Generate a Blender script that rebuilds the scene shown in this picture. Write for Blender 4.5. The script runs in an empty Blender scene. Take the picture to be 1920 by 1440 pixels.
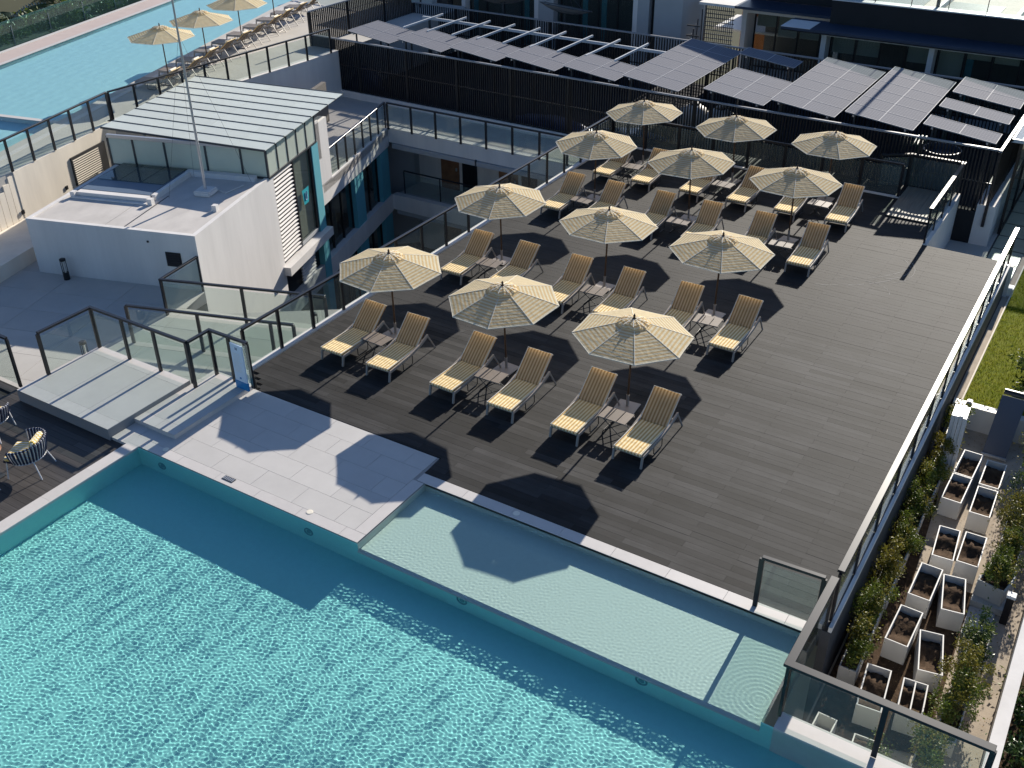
import bpy, bmesh, math, random
import numpy as np
from mathutils import Vector, Matrix
rnd = random.Random(7)
sc = bpy.context.scene
col = sc.collection
R = math.radians

# ------------------------------------------------------------------ camera, sky, sun, exposure
CAM = Vector((15.9902, -19.3511, 13.8834))
cam = bpy.data.cameras.new('camera'); cam_o = bpy.data.objects.new('camera', cam); col.objects.link(cam_o)
_yaw, _pit, _rol = -0.5628608, 0.5584417, -0.0102791
_f = Vector((math.sin(_yaw)*math.cos(_pit), math.cos(_yaw)*math.cos(_pit), -math.sin(_pit)))
_r = Vector((math.cos(_yaw), -math.sin(_yaw), 0)); _u = _r.cross(_f)
_r2 = _r*math.cos(_rol)+_u*math.sin(_rol); _u2 = _u*math.cos(_rol)-_r*math.sin(_rol)
_m = Matrix((_r2, _u2, -_f)).transposed().to_4x4(); _m.translation = CAM
cam_o.matrix_world = _m
cam.sensor_width = 36; cam.lens = 36*1933.95/1920; cam.clip_start = .5; cam.clip_end = 900
sc.camera = cam_o
world = bpy.data.worlds.new('World'); sc.world = world; world.use_nodes = True
_nt = world.node_tree; _bg = _nt.nodes['Background']
_sky = _nt.nodes.new('ShaderNodeTexSky'); _sky.sky_type = 'NISHITA'; _sky.sun_disc = False
SUN_DIR = Vector((-.02, .925, .378)).normalized()
_sky.sun_elevation = math.asin(SUN_DIR.z); _sky.sun_rotation = math.atan2(SUN_DIR.x, SUN_DIR.y)
_sky.air_density = 1.0; _sky.dust_density = .6; _sky.ozone_density = 2.5
_wb = _nt.nodes.new('ShaderNodeMix'); _wb.data_type = 'RGBA'; _wb.blend_type = 'MULTIPLY'; _wb.inputs['Factor'].default_value = 1
_wb.inputs['B'].default_value = (.84, .96, 1.14, 1)      # camera white balance is set for the warm sun
_nt.links.new(_sky.outputs[0], _wb.inputs['A']); _nt.links.new(_wb.outputs['Result'], _bg.inputs[0]); _bg.inputs[1].default_value = .068
sun = bpy.data.lights.new('sun', 'SUN'); sun.energy = 5.0; sun.angle = R(.5); sun.color = (1, .93, .82)
sun.cycles.is_caustics_light = True
sun_o = bpy.data.objects.new('sun', sun); col.objects.link(sun_o)
sun_o.rotation_euler = (-SUN_DIR).to_track_quat('-Z', 'Y').to_euler()
sc.view_settings.view_transform = 'Standard'; sc.view_settings.look = 'None'
sc.view_settings.exposure = .66; sc.view_settings.gamma = 1
sc.cycles.max_bounces = 12; sc.cycles.transparent_max_bounces = 24; sc.cycles.caustics_refractive = True
sc.cycles.caustics_reflective = False

# ------------------------------------------------------------------ materials
def mat(name, c, rough=.6, spec=.5, metal=0, var=0, vs=(3, 3, 3), rand=0, bump=0, bs=40, c2=None, trans=0, patch=0):
    """principled material; var: noise mix towards c2 (or darker c); rand: per-object value spread"""
    m = bpy.data.materials.new(name); m.use_nodes = True
    n = m.node_tree; b = n.nodes['Principled BSDF']; L = n.links.new
    b.inputs['Roughness'].default_value = rough; b.inputs['Metallic'].default_value = metal
    b.inputs['Specular IOR Level'].default_value = spec
    src = None
    rgb = n.nodes.new('ShaderNodeRGB'); rgb.outputs[0].default_value = (*c, 1); src = rgb.outputs[0]
    if var or bump:
        tc = n.nodes.new('ShaderNodeTexCoord'); mp = n.nodes.new('ShaderNodeMapping'); mp.inputs['Scale'].default_value = vs
        L(tc.outputs['Object'], mp.inputs['Vector'])
    if var:
        nz = n.nodes.new('ShaderNodeTexNoise'); nz.inputs['Scale'].default_value = 1; nz.inputs['Detail'].default_value = 8
        nz.inputs['Roughness'].default_value = .65
        vec = mp.outputs[0]
        if rand:
            oi = n.nodes.new('ShaderNodeObjectInfo'); ad = n.nodes.new('ShaderNodeVectorMath'); ad.operation = 'ADD'
            sm = n.nodes.new('ShaderNodeMath'); sm.operation = 'MULTIPLY'; sm.inputs[1].default_value = 91.7
            L(oi.outputs['Random'], sm.inputs[0]); L(mp.outputs[0], ad.inputs[0]); L(sm.outputs[0], ad.inputs[1]); vec = ad.outputs[0]
        L(vec, nz.inputs['Vector'])
        rp = n.nodes.new('ShaderNodeValToRGB'); rp.color_ramp.elements[0].position = .33; rp.color_ramp.elements[1].position = .7
        L(nz.outputs['Fac'], rp.inputs[0])
        mx = n.nodes.new('ShaderNodeMix'); mx.data_type = 'RGBA'
        d = c2 if c2 else tuple(x*(1-var) for x in c)
        L(rp.outputs[0], mx.inputs['Factor']); L(src, mx.inputs['A']); mx.inputs['B'].default_value = (*d, 1); src = mx.outputs['Result']
    if rand:
        oi = n.nodes.new('ShaderNodeObjectInfo'); mr = n.nodes.new('ShaderNodeMapRange')
        mr.inputs['To Min'].default_value = 1-rand; mr.inputs['To Max'].default_value = 1+rand
        L(oi.outputs['Random'], mr.inputs['Value'])
        hv = n.nodes.new('ShaderNodeHueSaturation'); L(mr.outputs[0], hv.inputs['Value']); L(src, hv.inputs['Color']); src = hv.outputs[0]
    if patch:
        ge = n.nodes.new('ShaderNodeNewGeometry'); pz = n.nodes.new('ShaderNodeTexNoise'); pz.inputs['Scale'].default_value = .55; pz.inputs['Detail'].default_value = 7; pz.inputs['Roughness'].default_value = .7
        L(ge.outputs['Position'], pz.inputs['Vector']); pr = n.nodes.new('ShaderNodeMapRange'); pr.inputs['From Min'].default_value = .35; pr.inputs['From Max'].default_value = .7
        pr.inputs['To Min'].default_value = 1-patch; pr.inputs['To Max'].default_value = 1+patch; L(pz.outputs['Fac'], pr.inputs['Value'])
        ph = n.nodes.new('ShaderNodeHueSaturation'); L(pr.outputs[0], ph.inputs['Value']); L(src, ph.inputs['Color']); src = ph.outputs[0]
    L(src, b.inputs['Base Color'])
    if bump:
        nb = n.nodes.new('ShaderNodeTexNoise'); nb.inputs['Scale'].default_value = bs; nb.inputs['Detail'].default_value = 4
        L(tc.outputs['Object'], nb.inputs['Vector'])
        bp = n.nodes.new('ShaderNodeBump'); bp.inputs['Strength'].default_value = bump; bp.inputs['Distance'].default_value = .01
        L(nb.outputs['Fac'], bp.inputs['Height']); L(bp.outputs[0], b.inputs['Normal'])
    if trans:
        tr = n.nodes.new('ShaderNodeBsdfTranslucent'); L(src, tr.inputs['Color'])
        ms = n.nodes.new('ShaderNodeMixShader'); ms.inputs[0].default_value = trans
        L(b.outputs[0], ms.inputs[1]); L(tr.outputs[0], ms.inputs[2]); L(ms.outputs[0], n.nodes['Material Output'].inputs[0])
    return m

def stripe_mat(name, ca, cb, n_per_m, axis=0, use_uv=False, duty=.5, rough=.85, trans=0, soft=.12):
    m = bpy.data.materials.new(name); m.use_nodes = True
    n = m.node_tree; b = n.nodes['Principled BSDF']; L = n.links.new
    oi = n.nodes.new('ShaderNodeObjectInfo'); vr0 = n.nodes.new('ShaderNodeMapRange'); vr0.inputs['To Min'].default_value = .93; vr0.inputs['To Max'].default_value = 1.06; L(oi.outputs['Random'], vr0.inputs['Value'])
    b.inputs['Roughness'].default_value = rough; b.inputs['Specular IOR Level'].default_value = .2
    tc = n.nodes.new('ShaderNodeTexCoord'); sp = n.nodes.new('ShaderNodeSeparateXYZ'); L(tc.outputs['UV' if use_uv else 'Object'], sp.inputs[0])
    ml = n.nodes.new('ShaderNodeMath'); ml.operation = 'MULTIPLY_ADD'; ml.inputs[1].default_value = n_per_m; ml.inputs[2].default_value = 50.25
    L(sp.outputs[axis], ml.inputs[0])
    fr = n.nodes.new('ShaderNodeMath'); fr.operation = 'PINGPONG'; fr.inputs[1].default_value = .5; L(ml.outputs[0], fr.inputs[0])
    rp = n.nodes.new('ShaderNodeMapRange'); rp.inputs['From Min'].default_value = duty/2-soft/2; rp.inputs['From Max'].default_value = duty/2+soft/2
    L(fr.outputs[0], rp.inputs['Value'])
    nz = n.nodes.new('ShaderNodeTexNoise'); nz.inputs['Scale'].default_value = 5; nz.inputs['Detail'].default_value = 5; L(tc.outputs['Object'], nz.inputs['Vector'])
    mx = n.nodes.new('ShaderNodeMix'); mx.data_type = 'RGBA'; L(rp.outputs[0], mx.inputs['Factor'])
    mx.inputs['A'].default_value = (*ca, 1); mx.inputs['B'].default_value = (*cb, 1)
    vr = n.nodes.new('ShaderNodeMapRange'); vr.inputs['To Min'].default_value = .86; vr.inputs['To Max'].default_value = 1.1; L(nz.outputs['Fac'], vr.inputs['Value'])
    hv = n.nodes.new('ShaderNodeHueSaturation'); L(vr.outputs[0], hv.inputs['Value']); L(mx.outputs['Result'], hv.inputs['Color'])
    hv0 = n.nodes.new('ShaderNodeHueSaturation'); L(vr0.outputs[0], hv0.inputs['Value']); L(hv.outputs[0], hv0.inputs['Color']); hv = hv0
    L(hv.outputs[0], b.inputs['Base Color'])
    nb = n.nodes.new('ShaderNodeTexNoise'); nb.inputs['Scale'].default_value = 9; L(tc.outputs['Object'], nb.inputs['Vector'])
    bp = n.nodes.new('ShaderNodeBump'); bp.inputs['Strength'].default_value = .5; bp.inputs['Distance'].default_value = .03
    L(nb.outputs['Fac'], bp.inputs['Height']); L(bp.outputs[0], b.inputs['Normal'])
    if trans:
        tr = n.nodes.new('ShaderNodeBsdfTranslucent'); L(hv.outputs[0], tr.inputs['Color'])
        ms = n.nodes.new('ShaderNodeMixShader'); ms.inputs[0].default_value = trans
        L(b.outputs[0], ms.inputs[1]); L(tr.outputs[0], ms.inputs[2]); L(ms.outputs[0], n.nodes['Material Output'].inputs[0])
    return m

def glass_mat(name, tint, haze=.04, refl=1.0, rough=.02, haze_c=(.7, .75, .72)):
    m = bpy.data.materials.new(name); m.use_nodes = True
    n = m.node_tree; n.nodes.clear(); L = n.links.new
    out = n.nodes.new('ShaderNodeOutputMaterial'); tr = n.nodes.new('ShaderNodeBsdfTransparent'); tr.inputs[0].default_value = (*tint, 1)
    df = n.nodes.new('ShaderNodeBsdfDiffuse'); df.inputs[0].default_value = (*haze_c, 1)
    m0 = n.nodes.new('ShaderNodeMixShader'); m0.inputs[0].default_value = haze; L(tr.outputs[0], m0.inputs[1]); L(df.outputs[0], m0.inputs[2])
    gl = n.nodes.new('ShaderNodeBsdfGlossy'); gl.inputs['Roughness'].default_value = rough
    # Schlick reflectance of a thin pane, the same from both faces
    ge = n.nodes.new('ShaderNodeNewGeometry'); dt = n.nodes.new('ShaderNodeVectorMath'); dt.operation = 'DOT_PRODUCT'
    L(ge.outputs['Normal'], dt.inputs[0]); L(ge.outputs['Incoming'], dt.inputs[1])
    def mth(op, a, b=None):
        q = n.nodes.new('ShaderNodeMath'); q.operation = op
        if isinstance(a, (int, float)): q.inputs[0].default_value = a
        else: L(a, q.inputs[0])
        if b is not None:
            if isinstance(b, (int, float)): q.inputs[1].default_value = b
            else: L(b, q.inputs[1])
        return q
    ab = mth('ABSOLUTE', dt.outputs['Value']); om = mth('SUBTRACT', 1.0, ab.outputs[0]); pw = mth('POWER', om.outputs[0], 5.0)
    sc0 = mth('MULTIPLY', pw.outputs[0], .96); ad0 = mth('ADD', sc0.outputs[0], .04); mu = mth('MULTIPLY', ad0.outputs[0], refl)
    m1 = n.nodes.new('ShaderNodeMixShader'); L(mu.outputs[0], m1.inputs[0]); L(m0.outputs[0], m1.inputs[1]); L(gl.outputs[0], m1.inputs[2])
    L(m1.outputs[0], out.inputs[0]); return m

M = {}
M['plank'] = mat('deck composite', (.037, .036, .0362), .74, .24, patch=.35, var=.4, vs=(.7, 26, 1), rand=.5, bump=.12, bs=60)
M['plank_end'] = mat('deck composite pale', (.041, .04, .04), .74, .24, patch=.3, var=.35, vs=(.7, 26, 1), rand=.3, bump=.12, bs=60)
M['under'] = mat('deck shadow gap', (.012, .012, .012), .9)
M['lowplank'] = mat('lounge deck board', (.08, .072, .068), .5, .4, var=.4, vs=(.7, 26, 1), rand=.22)
M['tile'] = mat('pale porcelain', (.57, .545, .515), .55, .4, var=.1, vs=(1.3, 1.3, 1.3), rand=.035, bump=.05, bs=30)
M['edge'] = mat('pale stone edge', (.61, .575, .545), .5, .4, var=.08, vs=(4, 4, 4), rand=.04)
M['joint'] = mat('grout', (.36, .34, .32), .9)
M['terr'] = mat('terrace concrete', (.56, .53, .49), .7, .3, var=.16, vs=(.6, .6, .6), rand=.04)
M['white'] = mat('white render', (.76, .73, .70), .75, .3, var=.14, vs=(1.6, 1.6, .22), bump=.06, bs=20)
M['roofm'] = mat('roof membrane', (.62, .58, .54), .8, .25, var=.22, vs=(1.1, .7, 1), bump=.05)
M['cream'] = mat('cream render', (.92, .83, .70), .8, .25, var=.16, vs=(1.5, 1.5, .25), bump=.06, bs=20)
M['grey'] = mat('grey render', (.42, .43, .44), .8, .25, var=.1, vs=(.6, .6, .6))
M['teal'] = mat('teal paint', (.13, .42, .49), .6, .35, var=.1, vs=(1, 1, .5))
M['char'] = mat('charcoal paint', (.022, .022, .026), .33, .5, var=.3, vs=(2, 2, 2))
M['black'] = mat('black steel', (.012, .012, .014), .38, .5)
M['blackm'] = mat('matt black wall', (.02, .021, .024), .7, .3, var=.3, vs=(.5, .5, .5))
M['navy'] = mat('dark blue canopy', (.03, .05, .09), .45, .4, var=.3, vs=(.5, .5, .5))
M['alu'] = mat('aluminium', (.55, .55, .56), .35, .5, metal=.6)
M['rib'] = mat('dark rib', (.05, .055, .06), .4, .5)
M['taupe'] = mat('taupe frame', (.34, .30, .27), .45, .5)
M['slat'] = mat('taupe slat', (.21, .175, .15), .5, .4, rand=.1, var=.2, vs=(3, 3, 3))
M['teak'] = mat('stained pole', (.10, .052, .028), .45, .4, var=.4, vs=(20, 20, 1.5))
M['canopy'] = stripe_mat('striped canopy', (.98, .89, .66), (.86, .64, .33), 10.6, 1, True, .5, trans=.5)
M['hem'] = mat('canopy hem', (.84, .78, .66), .85, .2)
M['cush'] = stripe_mat('striped cushion', (.98, .83, .52), (.64, .42, .16), 12.0, 0, False, .5)
M['cushb'] = stripe_mat('striped back cushion', (.90, .76, .52), (.56, .39, .20), 12.0, 0, False, .5, trans=.55)
M['pipe'] = mat('cushion piping', (.80, .77, .70), .8, .2)
M['sling'] = glass_mat('open mesh sling', (.75, .72, .68), .4, 0, haze_c=(.25, .235, .23))
M['navyrope'] = mat('navy rope', (.02, .026, .06), .7, .3)
M['whiterope'] = mat('white rope', (.7, .7, .72), .7, .3)
M['ycush'] = stripe_mat('yellow cushion', (.82, .78, .66), (.72, .52, .16), 16, 0, False, .5)
M['wood'] = mat('table wood', (.33, .16, .08), .45, .4, var=.4, vs=(3, 30, 3))
M['glass'] = glass_mat('balustrade glass', (.90, .945, .925), .05)
M['dglass'] = glass_mat('green balustrade glass', (.62, .80, .76), .06, haze_c=(.3, .5, .48))
M['win'] = glass_mat('window glass', (.72, .76, .75), .02, 1.0)
M['skyhaze'] = glass_mat('roof glass with sky haze', (.93, .96, .96), .16, 1.0, haze_c=(.8, .82, .84))  # white haze put in for sky and sun reflected by the panes
M['frost'] = mat('frosted glass', (.84, .90, .82), .3, .5, var=.1, vs=(.6, .6, .6), trans=.5)
M['roofglass'] = mat('white laminated glass', (.80, .84, .79), .35, .4, trans=.3, rand=.03, var=.06, vs=(1, 1, 1))
M['pv'] = None
M['blue'] = mat('blue tarp', (.02, .06, .20), .4, .5, var=.4, vs=(4, 4, 4))
M['soil'] = mat('dry soil', (.105, .068, .043), .95, .1, var=.6, vs=(9, 9, 9), bump=.9, bs=25)
M['conc'] = mat('garden concrete', (.50, .42, .33), .85, .2, var=.28, vs=(2.2, 2.2, 2.2), bump=.15, bs=30)
M['planter'] = mat('white planter', (.70, .68, .64), .5, .4, var=.08, vs=(3, 3, 1))
M['plgrey'] = mat('grey planter', (.46, .46, .43), .6, .3, var=.12, vs=(3, 3, 3))
M['turf'] = mat('turf soil', (.13, .165, .012), .95, .1, var=.5, vs=(2, 2, 2), c2=(.20, .20, .018), bump=.5)
M['blade'] = mat('grass blade', (.17, .23, .012), .6, .2, rand=0, var=.5, vs=(1.2, 3, 1), c2=(.29, .28, .02), trans=.4)
M['leafy'] = mat('shrub leaf', (.085, .135, .018), .45, .4, var=.5, vs=(5, 5, 5), c2=(.16, .18, .025), trans=.25)
M['leafy2'] = mat('yellowish leaf', (.14, .15, .02), .5, .4, var=.6, vs=(5, 5, 5), c2=(.24, .19, .03), trans=.25)
M['leafd'] = mat('dark leaf', (.04, .085, .02), .4, .4, var=.5, vs=(4, 4, 4), c2=(.05, .085, .02), trans=.15)
M['palm'] = mat('palm frond', (.035, .065, .015), .4, .5, var=.4, vs=(2, 2, 2), c2=(.09, .10, .03), rand=.3)
M['trunk'] = mat('bark', (.12, .09, .065), .9, .2, var=.4, vs=(6, 6, 12))
M['stone'] = mat('rubble stone', (.10, .10, .095), .85, .2, var=.5, vs=(3, 3, 5), bump=.8, bs=8)
M['orange'] = mat('orange wall', (.55, .20, .06), .8, .2, var=.3, vs=(2, 2, 2))
M['poolt'] = mat('pool mosaic', (.36, .74, .70), .5, .3, var=.05, vs=(9, 9, 9))
M['poolw'] = mat('pale pool mosaic', (.66, .67, .60), .5, .3, var=.06, vs=(9, 9, 9))
M['upool'] = mat('upper pool mosaic', (.50, .70, .74), .5, .3, var=.05, vs=(5, 5, 5))
M['pink'] = mat('sandstone coping', (.56, .46, .42), .7, .3, var=.1, vs=(1.5, 1.5, 1.5))
M['signw'] = mat('sign face', (.62, .74, .86), .4, .4)
M['signb'] = mat('sign blue', (.02, .22, .48), .4, .4)
M['signk'] = mat('sign print', (.12, .18, .28), .6, .3)
M['tealsign'] = mat('teal print', (.03, .36, .42), .5, .3)
M['blind'] = mat('roller blind', (.80, .74, .62), .8, .2, rand=.15)
M['inside'] = mat('dim interior', (.2, .185, .165), .9, .1)
M['green'] = mat('greenish paver', (.52, .55, .42), .35, .5, rand=.08, var=.2, vs=(2, 2, 2))
M['sheet'] = mat('metal sheet', (.62, .64, .66), .4, .5, var=.1, vs=(1, 1, 1))
M['towel'] = mat('white towel', (.78, .76, .72), .9, .1)
M['railgrey'] = mat('grey rail cap', (.30, .30, .31), .4, .5)
M['pvframe'] = mat('panel frame', (.42, .42, .44), .7, .2)
M['skyrefl'] = mat('painted sky reflection', (.12, .16, .22), .4, .5)  # blue put into the base colour for sky reflected in sloped glass
M['dish'] = mat('dish mesh', (.16, .15, .14), .5, .5, metal=.5)

def water_mat(name, tint):
    m = bpy.data.materials.new(name); m.use_nodes = True; n = m.node_tree; n.nodes.clear()
    out = n.nodes.new('ShaderNodeOutputMaterial'); g = n.nodes.new('ShaderNodeBsdfGlass')
    g.inputs['IOR'].default_value = 1.15; g.inputs['Roughness'].default_value = 0; g.inputs['Color'].default_value = (*tint, 1)
    n.links.new(g.outputs[0], out.inputs[0]); return m
M['water'] = water_mat('pool water', (.84, .985, .99))

def pv_mat():
    m = bpy.data.materials.new('photovoltaic cells'); m.use_nodes = True
    n = m.node_tree; b = n.nodes['Principled BSDF']; L = n.links.new
    b.inputs['Roughness'].default_value = .8; b.inputs['Specular IOR Level'].default_value = .05
    tc = n.nodes.new('ShaderNodeTexCoord'); sp = n.nodes.new('ShaderNodeSeparateXYZ'); L(tc.outputs['UV'], sp.inputs[0])
    prev = None
    for ax, k in ((0, 12), (1, 6)):
        a = n.nodes.new('ShaderNodeMath'); a.operation = 'MULTIPLY'; a.inputs[1].default_value = k; L(sp.outputs[ax], a.inputs[0])
        f = n.nodes.new('ShaderNodeMath'); f.operation = 'PINGPONG'; f.inputs[1].default_value = .5; L(a.outputs[0], f.inputs[0])
        g = n.nodes.new('ShaderNodeMath'); g.operation = 'LESS_THAN'; g.inputs[1].default_value = .05; L(f.outputs[0], g.inputs[0])
        if prev is None: prev = g.outputs[0]
        else:
            x = n.nodes.new('ShaderNodeMath'); x.operation = 'MAXIMUM'; L(prev, x.inputs[0]); L(g.outputs[0], x.inputs[1]); prev = x.outputs[0]
    mx = n.nodes.new('ShaderNodeMix'); mx.data_type = 'RGBA'; L(prev, mx.inputs['Factor'])
    mx.inputs['A'].default_value = (.16, .165, .195, 1); mx.inputs['B'].default_value = (.26, .265, .29, 1)
    L(mx.outputs['Result'], b.inputs['Base Color']); return m
M['pv'] = pv_mat()

# ------------------------------------------------------------------ mesh helpers
class MB:
    def __init__(s): s.v = []; s.f = []; s.uv = {}
    def add(s, vs, fs):
        o = len(s.v); s.v += [tuple(p) for p in vs]; s.f += [tuple(o+i for i in f) for f in fs]; return s
    def box(s, x0, x1, y0, y1, z0, z1):
        return s.add([(x0,y0,z0),(x1,y0,z0),(x1,y1,z0),(x0,y1,z0),(x0,y0,z1),(x1,y0,z1),(x1,y1,z1),(x0,y1,z1)],
                     [(0,3,2,1),(4,5,6,7),(0,1,5,4),(1,2,6,5),(2,3,7,6),(3,0,4,7)])
    def bar(s, a, b, w, h, up=(0, 0, 1)):
        a = Vector(a); b = Vector(b); d = (b-a).normalized(); up = Vector(up)
        x = d.cross(up)
        if x.length < 1e-4: x = d.cross(Vector((1, 0, 0)))
        x = x.normalized()*w/2; z = d.cross(x.normalized()).normalized()*h/2
        return s.add([a-x-z, a+x-z, a+x+z, a-x+z, b-x-z, b+x-z, b+x+z, b-x+z],
                     [(0,3,2,1),(4,5,6,7),(0,1,5,4),(1,2,6,5),(2,3,7,6),(3,0,4,7)])
    def prism(s, poly, z0, z1):
        n = len(poly)
        if sum(poly[i][0]*poly[(i+1)%n][1]-poly[(i+1)%n][0]*poly[i][1] for i in range(n)) < 0: poly = poly[::-1]
        return s.add([(p[0], p[1], z0) for p in poly]+[(p[0], p[1], z1) for p in poly],
                     [tuple(range(n-1, -1, -1)), tuple(range(n, 2*n))]+[(i, (i+1)%n, n+(i+1)%n, n+i) for i in range(n)])
    def tube(s, pts, r, n=8, r2=None, closed=False):
        pts = [Vector(p) for p in pts]; k = len(pts); o = len(s.v)
        prevx = None
        for i, p in enumerate(pts):
            if closed: d = pts[(i+1)%k]-pts[i-1]
            else: d = pts[min(i+1, k-1)]-pts[max(i-1, 0)]
            d.normalize()
            x = prevx-d*prevx.dot(d) if prevx is not None else d.cross(Vector((0, 0, 1)))
            if x.length < 1e-3: x = d.cross(Vector((1, 0, 0)))
            x.normalize(); prevx = x; y = d.cross(x)
            rr = r if r2 is None else r+(r2-r)*i/max(1, k-1)
            for j in range(n):
                t = 2*math.pi*j/n; s.v.append(tuple(p+x*rr*math.cos(t)+y*rr*math.sin(t)))
        for i in range(k if closed else k-1):
            for j in range(n):
                a = o+i*n+j; b = o+i*n+(j+1)%n; c = o+((i+1)%k)*n+(j+1)%n; e = o+((i+1)%k)*n+j
                s.f.append((a, b, c, e))
        if not closed:
            s.f.append(tuple(o+j for j in range(n-1, -1, -1))); s.f.append(tuple(o+(k-1)*n+j for j in range(n)))
        return s
    def lathe(s, prof, n=16, c=(0, 0, 0)):
        o = len(s.v)
        for r, z in prof:
            for j in range(n):
                t = 2*math.pi*j/n; s.v.append((c[0]+r*math.cos(t), c[1]+r*math.sin(t), c[2]+z))
        k = len(prof)
        for i in range(k-1):
            for j in range(n): s.f.append((o+i*n+j, o+i*n+(j+1)%n, o+(i+1)*n+(j+1)%n, o+(i+1)*n+j))
        s.f.append(tuple(o+j for j in range(n-1, -1, -1))); s.f.append(tuple(o+(k-1)*n+j for j in range(n)))
        return s
    def mesh(s, name, m, bevel=0, smooth=False, org=None):
        me = bpy.data.meshes.new(name)
        v = s.v if org is None else [(p[0]-org[0], p[1]-org[1], p[2]-org[2]) for p in s.v]
        me.from_pydata(v, [], s.f)
        if bevel:
            bm = bmesh.new(); bm.from_mesh(me)
            bmesh.ops.bevel(bm, geom=[e for e in bm.edges], offset=bevel, segments=2 if bevel > .015 else 1, affect='EDGES', clamp_overlap=True)
            bm.to_mesh(me); bm.free()
        me.materials.append(m)
        if smooth:
            for p in me.polygons: p.use_smooth = True
        return me
    def build(s, name, m, parent=None, bevel=0, smooth=False):
        org = ORG.get(parent.name) if parent is not None else None
        o = link(name, s.mesh(name, m, bevel, smooth, org), parent)
        if org is not None: ORG[o.name] = org
        return o

ORG = {}
def link(name, me, parent=None):
    o = bpy.data.objects.new(name, me); col.objects.link(o)
    if parent is not None: o.parent = parent
    return o
def tag(o, label=None, cat=None, group=None, kind=None):
    if label: o['label'] = label
    if cat: o['category'] = cat
    if group: o['group'] = group
    if kind: o['kind'] = kind
    return o
def thing(name, label, cat, loc=(0, 0, 0), rz=0, group=None):
    o = bpy.data.objects.new(name, None); col.objects.link(o); o.empty_display_size = .2
    o.location = loc; o.rotation_euler = (0, 0, rz)
    ORG[o.name] = tuple(loc)
    return tag(o, label, cat, group)
def copy_tree(o, parent=None):
    c = o.copy(); col.objects.link(c)
    if parent is not None: c.parent = parent
    for ch in [x for x in o.children]: copy_tree(ch, c)
    return c
def struct(name, mb, m, parent=None, bevel=0):
    o = mb.build(name, m, parent, bevel)
    if parent is None: o['kind'] = 'structure'
    return o
def stuff(o): o['kind'] = 'stuff'; return o

# left-hand wing is turned: facade line from B along v, front along -u
FB = Vector((-7.92, .32)); FV = Vector((-.2977, .9547)); FU = Vector((.9547, .2977))
def W(s, t=0, z=0):
    """point s metres along the courtyard facade, t metres outwards (towards the deck)"""
    p = FB+FV*s+FU*t; return (p.x, p.y, z)
def W2(s, t=0): p = FB+FV*s+FU*t; return (p.x, p.y)
def wprism(mb, s0, s1, t0, t1, z0, z1): return mb.prism([W2(s0, t0), W2(s0, t1), W2(s1, t1), W2(s1, t0)], z0, z1)

# ================================================================== GROUND AND LARGE SETTING
struct('ground', MB().add([(-400, -300, -8.2), (400, -300, -8.2), (400, 500, -8.2), (-400, 500, -8.2)], [(0, 1, 2, 3)]),
       mat('earth', (.10, .10, .06), .95, .1, var=.4, vs=(.05, .05, .05)))

# ---- sun deck: every board a part
DX0, DX1, DY0, DY1 = -1.98, 13.46, -4.75, 17.0
deck = struct('deck', MB().prism([(-1.2, -4.1), (4.42, -4.1), (4.42, -4.76), (13.46, -4.76), (13.46, 13.4), (11.05, 13.4), (11.05, 18.4), (-1.98, 18.4), (-1.98, -3.5), (-1.22, -4.1)], -.5, -.03), M['under'])
BW = .18; boards = []
j = 0; y = DY0
while y < 18.38:
    x0 = -1.98 if y > -3.5 else (-1.3-(y+4.03)*1.25 if y > -4.1 else 4.44)
    if y < -4.1: x0 = 4.44
    x1 = 13.46 if y < 13.3 else 11.08
    cuts = [12.56-(1.1 if j % 2 else 0)-2.2*k for k in range(9)]
    xs = [x0]+sorted(c for c in cuts if x0+.12 < c < x1-.12)+[x1]
    for a, b in zip(xs[:-1], xs[1:]): boards.append((a, b, y, min(y+BW, 18.4)))
    if y < -4.115 < y+BW-.02:
        for a, b in zip([-1.2, .46, 2.66], [.46, 2.66, 4.436]): boards.append((a, b, -4.115, y+BW))
    y += BW; j += 1
def _bd(q): return (Vector(((q[0]+q[1])/2, (q[2]+q[3])/2, 0))-CAM).length/math.sqrt(max(.2, q[1]-q[0]))
boards.sort(key=_bd)
_mesh_cache = {}
rest = [MB(), MB()]
for i, (a, b, y0, y1) in enumerate(boards):
    pale = a > 12.5
    if i < 300:
        L_ = round(b-a, 2); w_ = round(y1-y0, 3); key = (L_, w_, pale)
        if key not in _mesh_cache:
            _mesh_cache[key] = MB().box(.0015, L_-.0015, .002, w_-.002, -.03, 0).mesh('plank', M['plank_end' if pale else 'plank'])
        o = link('plank', _mesh_cache[key], deck); o.location = (a, y0, rnd.uniform(-.0015, .0015))
    else:
        rest[1 if pale else 0].box(a+.0015, b-.0015, y0+.002, y1-.002, -.03, rnd.uniform(-.0015, .0015))
M['plank_far'] = mat('deck composite far', (.037, .036, .0362), .74, .24, patch=.35, var=.45, vs=(.45, 5.55, 1))
stuff(rest[0].build('far_planks', M['plank_far'], deck))
if rest[1].f: stuff(rest[1].build('far_end_planks', M['plank_far'], deck))

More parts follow.
